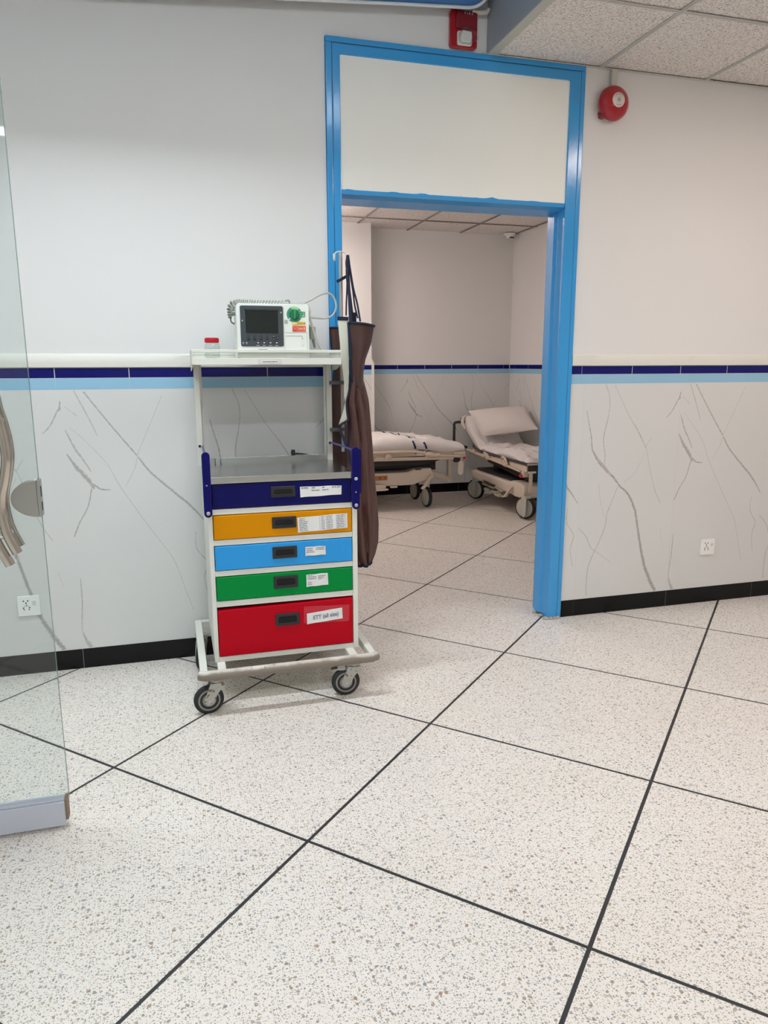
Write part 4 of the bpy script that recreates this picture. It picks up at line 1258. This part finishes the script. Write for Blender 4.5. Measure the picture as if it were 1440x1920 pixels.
# ------------------------------------------------------------------ glass door leaf standing open at the left
GX, GY = -.368, -1.262                      # free edge and front of the sheet
gd = struct_root('door_2')
gl = MB().box(GX - .92, GX, GY, GY + .010, .080, 2.45)
part('glass_pane', gl, M['pane'], gd)
part('pane_edge', MB().box(GX + .0002, GX + .0012, GY + .0005, GY + .0095, .098, 2.45), M['pane_edge'], gd)
part('bottom_rail', MB().box(GX - .92, GX - .012, GY - .016, GY + .026, .014, .092).box(GX - .92, GX - .012, GY - .010, GY + .020, .092, .100), M['railwhite'], gd, bevel=.002)
part('rail_end_cap', MB().box(GX - .0118, GX - .004, GY - .012, GY + .022, .030, .098), M['railend'], gd)
lk = MB()
def half(y0, y1):
    pts = [(GX - .004 - (.068 if True else 0) * math.sin(PI * k / 20), 1.0195 + .0515 * math.cos(PI * k / 20)) for k in range(21)]
    lk.prism(pts, y0, y1, 'xz')
half(GY - .014, GY - .0005); half(GY + .0105, GY + .024)
lock = part('lock_case', lk, M['satin'], gd, bevel=.0015, smooth=40)
part('lock_edge', MB().box(GX - .0038, GX + .004, GY - .015, GY + .025, .968, 1.071), M['satin'], lock, bevel=.001)
part('bolt_slot', MB().box(GX + .004, GX + .0046, GY - .002, GY + .008, 1.022, 1.052).box(GX + .004, GX + .0046, GY - .002, GY + .008, .984, 1.008), M['blkdeep'], lock)
def pull(side):
    y = GY - .038 if side < 0 else GY + .048
    dx = -.004 if side < 0 else -.012
    pts = [(-.452, 1.30), (-.447, 1.262), (-.438, 1.222), (-.4315, 1.173), (-.432, 1.127), (-.442, 1.076), (-.452, 1.038), (-.456, .999), (-.452, .954), (-.444, .919), (-.427, .875)]
    P_ = smooth_path([(x + dx, y, z) for x, z in pts], 6)
    t = MB().tube(P_, .0135, 16)
    o = part('pull_handle', t, M['chrome'], gd, smooth=60)
    for z, x in ((1.235, -.441), (.927, -.447)):
        part('standoff', MB().cyl((x + dx, y, z), (x + dx, GY if side < 0 else GY + .01, z), .008, n=12), M['chrome'], o, smooth=50)
pull(-1)
# the second tube of the pair stands beside the first
pts = [(-.500, 1.30), (-.488, 1.222), (-.481, 1.173), (-.482, 1.127), (-.490, 1.06), (-.497, .999), (-.489, .945), (-.478, .905), (-.452, .842)]
o = part('pull_handle', MB().tube(smooth_path([(x, GY - .038, z) for x, z in pts], 6), .0135, 16), M['chrome'], gd, smooth=60)
part('standoff', MB().cyl((-.484, GY - .038, .925), (-.484, GY, .925), .008, n=12), M['chrome'], o, smooth=50)
part('handle_tie', MB().cyl((-.484, GY - .038, .922), (-.447, GY - .038, .922), .005, n=10), M['chrome'], o, smooth=50)
pull(1)

# ------------------------------------------------------------------ fire strobe, bell with its conduit
fs = thing('fire_strobe', 'red fire alarm strobe with a clear lens high above the door surround', 'fire alarm', (1.366, -.02, 2.86))
m = MB().rrect(1.300, 1.432, 2.785, 2.941, .016, -.022, -.0005)
body = part('backplate', m, M['red'], fs, bevel=.004, smooth=40)
part('sounder_grille', MB().rrect(1.326, 1.428, 2.862, 2.934, .008, -.030, -.0215), M['reddark'], fs, bevel=.003)
part('lens_frame', MB().rrect(1.332, 1.402, 2.794, 2.852, .008, -.034, -.0215), M['lens'], fs, bevel=.003)
m = MB()
m.prism([(1.340, 2.822), (1.346, 2.802), (1.388, 2.801), (1.396, 2.820), (1.393, 2.846), (1.350, 2.849)], -.052, -.033)
part('lens', m, M['lens'], fs, bevel=.004)
part('lens_cover', MB().prism([(1.334, 2.84), (1.336, 2.802), (1.346, 2.796), (1.398, 2.797), (1.424, 2.815), (1.404, 2.85), (1.37, 2.857), (1.345, 2.853)], -.064, -.034), M['plastic'], fs, bevel=.004)
part('lettering', text_mb('F I R E', .016, lambda x, y: (1.385 + x, -.0308, 2.926 + y)), M['m_print'], fs, kind='stuff')
part('cable_gland', MB().tube([(1.405, -.02, 2.944), (1.44, -.025, 2.938), (1.472, -.028, 2.941), (1.482, -.03, 2.955)], [.010, .012, .012, .009], 12), M['conduit'], fs, smooth=60)
bl = thing('fire_bell', 'round red fire alarm bell on the wall right of the doorway', 'fire bell', (2.147, -.03, 2.623))
bc = Vector((2.147, 0, 2.620))
part('gong', MB().lathe(bc, (0, -1, 0), [(.060, .022), (.078, .022), (.080, .028), (.079, .036), (.072, .052), (.056, .064), (.034, .071), (.010, .073)], 48), M['red'], bl, smooth=50, label='domed red gong')
part('backbox', MB().lathe(bc, (0, -1, 0), [(.045, .0005), (.050, .004), (.050, .022)], 28).prism([(2.085, 2.555), (2.105, 2.552), (2.12, 2.575), (2.10, 2.60), (2.08, 2.58)], -.036, -.001), M['reddark'], bl, bevel=.002)
part('sticker', MB().lathe(bc + Vector((.002, 0, .004)), (0, -1, 0), [(.033, .0705), (.033, .0725), (.030, .0735), (.008, .0748)], 36), M['sticker'], bl, smooth=60)
m = MB()
for txt, a0, a1 in (('FIRE', 2.62, 1.95), ('BELL', 1.55, .78)):
    for k, ch in enumerate(txt):
        a = a0 + (a1 - a0) * k / 3
        ca, sa = math.cos(a), math.sin(a)
        def place(x, y, ca=ca, sa=sa, a=a):
            rx, rz = x * sa - y * -ca, -x * ca + y * sa
            return (bc.x + .002 + .0255 * ca + rx, -.0749, bc.z + .004 + .0255 * sa + rz)
        t = text_mb(ch, .0095, place)
        m.add(t.v, t.f)
m2 = MB()
for k in range(5):
    a = 4.2 + k * .26
    m2.box(bc.x + .002 + .024 * math.cos(a) - .002, bc.x + .002 + .024 * math.cos(a) + .002, -.0752, -.0748, bc.z + .004 + .024 * math.sin(a) - .0012, bc.z + .004 + .024 * math.sin(a) + .0012)
m.add(m2.v, m2.f)
part('lettering', m, M['inkblack'], bl, kind='stuff')
sc_ = MB().lathe(bc + Vector((.002, 0, .004)), (0, -1, 0), [(.006, .0745), (.006, .078), (.003, .0795)], 16)
for k in range(9):
    a = 2 * PI * k / 9
    sc_.bar(bc + Vector((.002 + .008 * math.cos(a), -.0752, .004 + .008 * math.sin(a))), bc + Vector((.002 + .0165 * math.cos(a + .2), -.0752, .004 + .0165 * math.sin(a + .2))), .0012, .0006, (0, 1, 0))
part('gong_screw', sc_, mat('bell_print', '#a9a29a', .5), bl, smooth=40)
co = thing('conduit', 'short cream cable duct dropping from the ceiling to the bell', 'cable duct', (2.152, -.012, 2.70))
part('duct', MB().box(2.138, 2.166, -.022, -.0005, 2.640, 2.7755), M['conduit'], co, bevel=.002)
part('duct_lid', MB().box(2.1365, 2.1675, -.0235, -.0195, 2.66, 2.7755), M['conduit'], co, bevel=.001)

# ------------------------------------------------------------------ wall sockets
def socket(name, label, cx, cz, y):
    s = thing(name, label, 'socket', (cx, y, cz), 'universal wall sockets')
    part('plate', MB().rrect(cx - .046, cx + .046, cz - .046, cz + .046, .004, y - .010, y - .0003), M['socket'], s, bevel=.002)
    h = MB()
    for dx, dz, rx, rz in ((-.020, .024, .0035, .0028), (-.002, .024, .0035, .0028), (-.010, .014, .0025, .004), (-.009, .003, .003, .003), (-.022, -.008, .0034, .0026), (.003, -.008, .0034, .0026), (-.020, -.016, .003, .0022), (.001, -.016, .003, .0022)):
        h.rrect(cx + dx - rx, cx + dx + rx, cz + dz - rz, cz + dz + rz, min(rx, rz) * .9, y - .0106, y - .0099)
    h.bar((cx - .019, y - .0103, cz + .001), (cx - .016, y - .0103, cz - .004), .0016, .0007, (0, 1, 0)).bar((cx + .001, y - .0103, cz + .001), (cx - .002, y - .0103, cz - .004), .0016, .0007, (0, 1, 0))
    part('pin_hole', h, M['hole'], s)
    part('switch', MB().rrect(cx + .014, cx + .034, cz + .002, cz + .028, .002, y - .013, y - .0098).rot(5, 'X', (cx, y - .01, cz + .015)), M['socket'], s, bevel=.001)
    part('switch_mark', MB().box(cx + .017, cx + .031, y - .0138, y - .0128, cz + .006, cz + .022), mat('switch_shade', '#cfd2d2', .4), s)
socket('wall_socket', 'white square wall socket on marble behind the glass door', -.666, .325, -.001)
socket('wall_socket', 'white square wall socket on the marble right of the doorway', 2.939, .337, -.001)

# ------------------------------------------------------------------ ward: security camera
cm = thing('security_camera', 'small white dome camera at the far corner of the ward ceiling', 'camera', (3.46, 3.88, 2.70))
part('mount', MB().lathe((3.46, 3.88, FC - .006), (0, 0, -1), [(.06, 0), (.06, .012), (.05, .018)], 24), M['socket'], cm, smooth=40)
part('camera_body', MB().lathe((3.465, 3.87, FC - .02), (0, 0, -1), [(.042, 0), (.042, .03), (.036, .038)], 24), M['socket'], cm, smooth=40)
part('camera_lens', MB().box(3.443, 3.487, 3.823, 3.84, FC - .058, FC - .047), M['blk'], cm)

# ------------------------------------------------------------------ ward: two transport stretchers
def rumple(x, y, amp, s=6.0, seed=0):
    rid = .45 - abs(noise.noise((x * s * 1.3 + y * 3, y * s * 1.5 - x * 2, seed + 3))) * 1.6
    return amp * (.9 * max(rid, -.4) + noise.noise((x * s, y * s * .8, seed)) + .5 * noise.noise((x * s * 2.3, y * s * 2.1, seed + 5)) - .25 * abs(noise.noise((x * s * 1.6 + y * 5, y * s, seed + 9))))
def draped(x0, x1, y0, y1, topz, sidez, seed, nx=60, ny=30, amp=.010):
    """mattress under a sheet: rounded top whose rim falls to sidez(x, y)"""
    def fn(u, v):
        # u, v in -e..1+e : the margin turns down the sides
        e = .10
        a = -e + (1 + 2 * e) * u; b = -e + (1 + 2 * e) * v
        ca, cb = min(max(a, 0), 1), min(max(b, 0), 1)
        x = x0 + (x1 - x0) * ca; y = y0 + (y1 - y0) * cb
        t = max(-a, a - 1, -b, b - 1, 0) / e
        z1 = topz(x, y) + rumple(x, y, amp, 7, seed)
        edge = min(ca, 1 - ca) * (x1 - x0), min(cb, 1 - cb) * (y1 - y0)
        rd = min(edge)
        z1 -= .022 * max(0, 1 - rd / .06) ** 2
        z = z1 + (sidez(x, y) - z1) * t
        if t > 0:
            bul = .014 * math.sin(PI * min(t, 1)) + .004 * noise.noise((x * 16, y * 16, t * 2))
            if -a > 0 and -a == max(-a, a - 1, -b, b - 1): x -= bul
            elif a - 1 > 0 and a - 1 == max(-a, a - 1, -b, b - 1): x += bul
            elif -b > 0 and -b == max(-a, a - 1, -b, b - 1): y -= bul
            else: y += bul
        return (x, y, z)
    return MB().sheet(fn, nx, ny), fn
def wheel(parent, c, r, wd, d, name='wheel', disc=True):
    d = Vector(d).normalized()
    c = Vector(c)
    t = part(name, MB().lathe(c - d * wd / 2, d, [(r * .80, 0), (r * .95, .001), (r, wd * .3), (r, wd * .7), (r * .95, wd - .001), (r * .80, wd)], 32), M['tyre'], parent, smooth=50)
    part('wheel_disc', MB().lathe(c - d * (wd / 2 + .003), d, [(r * .2, -.002), (r * .75, .001), (r * .86, .004), (r * .86, wd + .002), (r * .75, wd + .005), (r * .2, wd + .008)], 32), M['bedwheel'], t, smooth=40)
    return t

# stretcher along the far wall
b1 = thing('hospital_stretcher', 'beige transport stretcher along the far wall with flat rumpled white sheet', 'stretcher', (1.75, 3.40, 0))
def top1(x, y):
    z = .690 + .03 * math.exp(-((x - 2.02) / .16) ** 2) + .010 * math.sin(x * 5)
    if x > 2.33: z -= .070 * min(1, (x - 2.33) / .34)
    return z
sh, f1 = draped(.72, 2.675, 3.09, 3.70, top1, lambda x, y: .575 + .01 * math.sin(x * 12) - .02 * max(0, (x - 2.3) / .4), 1, 150, 50, .017)
mt = part('mattress', sh, M['sheet'], b1, smooth=80, fix=True, label='mattress under a rumpled white sheet with navy print')
def on1(x, y, up=.002):
    """point on the top of the sheet"""
    u = (x - .72) / 1.955; v = (y - 3.09) / .61
    p = Vector(f1((u + .1) / 1.2, (v + .1) / 1.2))
    return (p.x, p.y, p.z + up)
def side1(x, t, up=.003):
    u = (x - .72) / 1.955
    p = Vector(f1((u + .1) / 1.2, (1 - t) * .1 / 1.2))
    return (p.x, p.y - up, p.z)
pr = MB()
def stripe(xa, xb, wd):
    pr.sheet(lambda u, v: on1(xa + (xb - xa) * u + wd * (v - .5), 3.60 - .48 * u), 18, 1)
stripe(1.985, 2.14, .022); stripe(2.08, 2.20, .012)
pr.sheet(lambda u, v: side1(2.145 + .03 * u + .02 * v, .08 + .8 * u), 6, 1)
pr.sheet(lambda u, v: side1(2.255 + .03 * u + .02 * v, .08 + .8 * u), 6, 1)
r_ = random.Random(5)
for k in range(16):
    x = 2.03 + .17 * r_.random(); y = 3.52 - .30 * r_.random() - (x - 2.03) * .9
    L_ = .012 + .02 * r_.random(); a = r_.random() * 2
    pr.sheet(lambda u, v, x=x, y=y, L_=L_, a=a: on1(x + L_ * u * math.cos(a) + .010 * v, max(3.11, y + L_ * u * math.sin(a))), 2, 1)
part('sheet_print', pr, M['sheetink'], mt, fix=False)
fl = part('sheet_tag', MB().sheet(lambda u, v: (2.165 + .13 * u, 3.055 - .004 * math.sin(u * 5), .590 - .048 * v - .012 * math.sin(u * 3)), 6, 2, .002), M['sheet'], mt)
part('tag_print', MB().box(2.168, 2.182, 3.046, 3.0485, .548, .583).box(2.275, 2.288, 3.046, 3.0485, .548, .580).box(2.205, 2.255, 3.0445, 3.047, .553, .575), M['sheetink'], mt)
m = MB().box(.70, 2.60, 3.10, 3.69, .520, .568)
part('deck', m, M['bed'], b1, bevel=.006)
part('side_rail', MB().tube(smooth_path([(.75, 3.045, .572), (1.9, 3.045, .575), (2.15, 3.045, .572), (2.24, 3.045, .560), (2.30, 3.045, .540), (2.36, 3.05, .532)], 6), .013, 10), M['bedrail'], b1, smooth=60)
part('rail_joint', MB().lathe((2.315, 3.05, .536), (1, 0, -.15), [(.014, -.05), (.024, -.04), (.024, .01), (.018, .04)], 14).lathe((2.37, 3.05, .528), (1, 0, 0), [(.02, -.02), (.02, .04)], 14), M['bedrail'], b1, smooth=50)
part('side_rail', MB().tube([(2.34, 3.05, .529), (2.66, 3.06, .508)], .011, 10), M['bedrail'], b1, smooth=60)
part('side_rail', MB().bar((1.78, 3.05, .523), (1.93, 3.05, .519), .012, .02).bar((1.93, 3.05, .512), (2.25, 3.05, .505), .012, .016), M['bed'], b1, bevel=.003)
part('rail_joint', MB().lathe((1.905, 3.036, .532), (0, -1, 0), [(.028, 0), (.028, .02), (.012, .026)], 18), M['bedrail'], b1, smooth=50)
m = MB().bar((1.75, 3.09, .505), (2.60, 3.09, .497), .02, .03).box(2.57, 2.69, 3.08, 3.69, .498, .555)
part('end_frame', m, M['bed'], b1, bevel=.004)
part('end_bracket', MB().box(2.57, 2.63, 3.06, 3.10, .455, .505), M['beddark'], b1, bevel=.002)
part('red_catch', MB().box(2.655, 2.678, 3.04, 3.06, .484, .508), M['bedred'], b1, bevel=.003)
part('release_paddle', MB().rrect(2.610, 2.662, .330, .470, .024, 3.055, 3.075), M['bed'], b1, bevel=.004)
base = [(1.15, .365), (2.13, .368), (2.20, .396), (2.30, .400), (2.365, .398), (2.385, .340), (2.395, .302), (2.375, .285), (2.27, .270), (2.18, .243), (1.90, .242), (1.84, .262), (1.15, .262)]
part('base_cover', MB().prism(base, 3.14, 3.62), M['bed'], b1, bevel=.012)
part('base_top', MB().rrect(1.2, 2.36, .395, .43, .012, 3.22, 3.55), M['beddark'], b1, bevel=.006)
part('under_shade_pan', MB().prism([(.85, .432), (2.33, .432), (2.46, .47), (2.50, .518), (.85, .518)], 3.16, 3.66), M['beddark'], b1, bevel=.008)  # dark block added to stand in for the shade under the deck
part('base_grip', MB().box(2.20, 2.26, 3.134, 3.1395, .386, .398), M['beddark'], b1)
part('warning_label', MB().box(1.80, 1.925, 3.1375, 3.1395, .300, .345), M['bedwarn'], b1)
x_ = MB()
for q in ((1.84, 1.862), (1.89, 1.912)):
    x_.bar((q[0], 3.1365, .312), (q[1], 3.1365, .334), .004, .001, (0, 1, 0)).bar((q[0], 3.1365, .334), (q[1], 3.1365, .312), .004, .001, (0, 1, 0))
part('warning_mark', x_, M['beddark'], b1)
part('pedal', MB().box(1.79, 1.90, 3.10, 3.16, .205, .262).box(1.83, 1.92, 3.08, 3.13, .212, .225).box(1.95, 2.02, 3.12, 3.16, .225, .243), M['bed'], b1, bevel=.005)
part('lift_arm', MB().bar((2.36, 3.30, .345), (2.60, 3.30, .262), .03, .055).bar((2.605, 3.30, .250), (2.605, 3.30, .500), .03, .05).cyl((2.605, 3.275, .265), (2.605, 3.325, .265), .034), M['bed'], b1, bevel=.004)
part('lift_column', MB().box(1.50, 1.62, 3.3, 3.46, .40, .52).box(2.38, 2.46, 3.28, 3.48, .36, .52), M['beddark'], b1, bevel=.004)
for x, y in ((2.352, 3.235), (2.372, 3.70 - .04), (1.05, 3.235), (1.05, 3.66)):
    wheel(b1, (x, y, .103), .101, .034, (1, .12, 0))
    part('wheel_fork', MB().bar((x + .003, y, .20), (x, y, .27), .05, .03).box(x - .027, x - .021, y - .012, y + .012, .10, .215).box(x + .021, x + .027, y - .012, y + .012, .10, .215), M['bed'], b1, bevel=.003)
part('brake_lever', MB().bar((2.36, 3.125, .335), (2.285, 3.11, .225), .035, .02).bar((2.285, 3.11, .228), (2.26, 3.10, .205), .045, .014), M['bed'], b1, bevel=.004)

# stretcher in the corner, head raised
b2 = thing('hospital_stretcher', 'beige transport stretcher in the ward corner with raised head and crumpled sheet', 'stretcher', (3.25, 3.1, 0))
RX0, RX1 = 3.0, 3.50
def top2(x, y):
    z = .568
    if y > 3.42: z += (y - 3.42) * .62
    z += .030 * math.exp(-((y - 2.75) / .22) ** 2) - .02 * max(0, (2.62 - y) / .2)
    return z
sh, f2 = draped(RX0 + .005, RX1 - .01, 2.40, 3.86, top2, lambda x, y: .512 + max(0, y - 3.44) * .42, 3, 60, 130, .026)
part('mattress', sh, M['sheet'], b2, smooth=80, label='mattress under a crumpled white sheet, head end raised')
def on2(x, y, up=.003):
    u = (x - RX0 - .005) / (RX1 - RX0 - .015); v = (y - 2.40) / 1.46
    p = Vector(f2((u + .1) / 1.2, (v + .1) / 1.2))
    return (p.x, p.y, p.z + up)
pr = MB().sheet(lambda u, v: on2(3.08 + .20 * u, 3.02 - .06 * u + .012 * v), 12, 1).sheet(lambda u, v: on2(3.29 + .12 * u, 2.93 + .02 * math.sin(u * 9) + .012 * v), 12, 1)
pr.sheet(lambda u, v: on2(3.04 + .01 * v, 2.96 - .06 * u), 4, 1).sheet(lambda u, v: on2(3.07 + .01 * v, 2.98 - .07 * u), 4, 1)
part('sheet_print', pr, M['sheetink'], b2, fix=False)
# deck with a dark edge band, side bars below
part('deck', MB().box(RX0, RX1, 2.395, 3.45, .492, .508).prism([(3.45, .495), (3.86, .690), (3.86, .705), (3.45, .508)], RX0, RX1, 'yz'), M['bed'], b2, bevel=.003)
part('edge_band', MB().bar((RX0 - .008, 2.40, .502), (RX0 - .008, 3.45, .508), .012, .022).bar((RX0 - .008, 3.45, .508), (RX0 - .008, 3.62, .545), .012, .024), mat('edge_band', '#4a3f42', .6), b2, bevel=.003)
part('foot_panel', MB().box(RX0 + .005, RX1, 2.386, 2.394, .425, .492), M['beddark'], b2, bevel=.002)
part('side_frame', MB().prism([(2.40, .488), (2.40, .432), (2.52, .425), (3.5, .455), (3.8, .47), (3.8, .490)], RX0 - .004, RX0 + .03, 'yz'), M['bed'], b2, bevel=.004)
part('side_bar', MB().tube([(RX0 - .03, 2.46, .432), (RX0 - .03, 2.85, .452), (RX0 - .03, 3.3, .470), (RX0 - .02, 3.75, .49)], .011, 10), M['bedrail'], b2, smooth=60)
for y, z in ((2.78, .455), (2.80, .475), (3.18, .47), (3.22, .49), (3.55, .49)):
    part('rail_joint', MB().lathe((RX0 - .03, y, z), (0, 1, .05), [(.012, -.03), (.022, -.02), (.022, .02), (.012, .03)], 12), M['bedrail'], b2, smooth=50)
part('rail_strut', MB().bar((RX0 - .03, 2.80, .46), (RX0 - .02, 2.86, .50), .02, .02), M['bedrail'], b2, bevel=.003)
part('rail_strut', MB().bar((RX0 - .03, 3.2, .47), (RX0 - .02, 3.3, .505), .02, .03), M['bedrail'], b2, bevel=.003)
part('rail_handle', MB().tube(smooth_path([(RX0 - .03, 2.74, .46), (RX0 - .04, 2.76, .505), (RX0 - .035, 2.84, .52), (RX0 - .03, 2.88, .49)], 5), .010, 10), mat('rail_bright', '#d9cdbc', .25, .3), b2, smooth=60)
part('red_catch', MB().lathe((RX0 - .03, 2.45, .395), (-.2, -1, 0), [(.016, -.02), (.018, .0), (.010, .014)], 14), M['bedred'], b2, smooth=50)
part('catch_bracket', MB().box(RX0 - .02, RX0 + .03, 2.42, 2.48, .385, .44), M['bed'], b2, bevel=.003)
part('release_paddle', MB().rrect(RX0 + .012, RX0 + .046, .248, .440, .016, 2.372, 2.384).box(RX0 + .0, RX0 + .075, 2.366, 2.384, .425, .442), M['bed'], b2, bevel=.003)
# base: a boat shaped cover on four wheels
bs = [(2.42, .300), (2.50, .318), (2.68, .318), (2.74, .298), (3.60, .292), (3.66, .270), (3.62, .205), (3.30, .195), (2.72, .188), (2.60, .178), (2.44, .184)]
part('base_cover', MB().prism(bs, RX0 - .01, RX1 - .05, 'yz'), M['bed'], b2, bevel=.014)
part('base_top', MB().rrect(2.74, 3.58, .296, .318, .008, RX0 + .03, RX1 - .08, 'yz'), M['beddark'], b2, bevel=.005)
part('lift_column', MB().box(RX0 + .14, RX0 + .3, 2.8, 2.92, .3, .49).box(RX0 + .14, RX0 + .3, 3.3, 3.42, .3, .49), M['beddark'], b2, bevel=.004)
part('under_shade_pan', MB().prism([(2.46, .425), (3.4, .452), (3.4, .40), (2.8, .35), (2.46, .34)], RX0 + .06, RX1 - .08, 'yz'), M['beddark'], b2, bevel=.01)
for x, y in ((3.02, 2.44), (2.985, 3.50), (3.44, 2.44), (3.44, 3.50)):
    wheel(b2, (x, y, .106), .104, .040, (1, .55, 0))
    part('wheel_fork', MB().prism([(y - .02 - .05, .20), (y + .03, .20), (y + .03, .12), (y + .01, .03), (y - .03, .02), (y - .065, .05)], x - .035, x - .026, 'yz').box(x - .03, x + .03, y - .05, y + .03, .192, .215), M['bedwheel'], b2, bevel=.004)
part('brake_lever', MB().bar((RX0 - .03, 2.63, .265), (RX0 - .06, 2.70, .165), .04, .016).bar((RX0 - .06, 2.70, .168), (RX0 - .055, 2.74, .160), .05, .014), M['bed'], b2, bevel=.004)
m = MB()
for k, (y, z) in enumerate(((2.92, .175), (3.02, .20), (3.10, .17), (3.18, .205), (2.86, .15))):
    m.rrect(y - .06, y + .06, z - .010, z + .012, .008, RX0 - .075 + .01 * (k % 2), RX0 - .012, 'yz')
m.bar((RX0 - .05, 2.78, .20), (RX0 - .05, 3.25, .24), .012, .014).bar((RX0 - .055, 2.8, .165), (RX0 - .055, 3.2, .155), .012, .02)
part('pedal', m, mat('pedal_grey', '#a79d90', .5), b2, bevel=.004)
part('pedal_rubber', MB().bar((RX0 - .06, 2.95, .228), (RX0 - .06, 3.18, .235), .03, .012).bar((RX0 - .06, 2.9, .19), (RX0 - .06, 3.1, .192), .03, .012), M['beddark'], b2, bevel=.003)
# head end: grab loops, black push handle
lp_ = smooth_path([(RX0 - .02, 3.80, .70), (RX0 - .04, 3.83, .76), (RX0 - .02, 3.86, .815), (RX0 + .03, 3.87, .825), (RX0 + .07, 3.865, .79), (RX0 + .07, 3.85, .74)], 5)
part('grab_loop', MB().tube(lp_, .017, 12), M['bed'], b2, smooth=60)
part('blue_cap', MB().lathe((RX0 - .035, 3.88, .79), (0, 0, 1), [(.014, 0), (.014, .02), (.008, .026)], 12), M['bedblue'], b2, smooth=50)
part('push_handle', MB().tube(smooth_path([(2.876, 3.86, .52), (2.876, 3.86, .72), (2.878, 3.86, .755), (2.90, 3.86, .770), (2.99, 3.86, .772), (3.05, 3.865, .77)], 6), .014, 12), M['blk'], b2, smooth=60)
part('push_handle_pivot', MB().bar((2.87, 3.86, .53), (3.02, 3.84, .50), .03, .03), M['beddark'], b2, bevel=.003)

pw = thing('pillow', 'plump white pillow leaning on the raised head of the corner stretcher', 'pillow', (3.24, 3.45, .78))
TL, TR, BR_, BL = Vector((2.985, 3.75, .897)), Vector((3.505, 3.46, .948)), Vector((3.475, 3.12, .742)), Vector((3.02, 3.45, .655))
pn = (TR - TL).cross(BL - TL).normalized()
if pn.y > 0: pn = -pn
def pil(sign):
    def fn(u, v):
        a = TL.lerp(TR, u); b = BL.lerp(BR_, u)
        p = a.lerp(b, v)
        su, sv = max(0, math.sin(PI * u)), max(0, math.sin(PI * v))
        th = .088 * (su * sv) ** .42
        # edges draw in between the corners
        c = TL.lerp(BR_, .5)
        pin = (1 - su * sv) * .035 * (su + sv)
        p = p.lerp(c, pin)
        return p + pn * (sign * th + sign * .010 * noise.noise((u * 5, v * 4, 2)) * su * sv)
    return fn
m = MB().sheet(pil(1), 28, 20)
m.sheet(pil(-1), 28, 20)
pm = part('pillow_case', m, M['pillow'], pw, smooth=80)
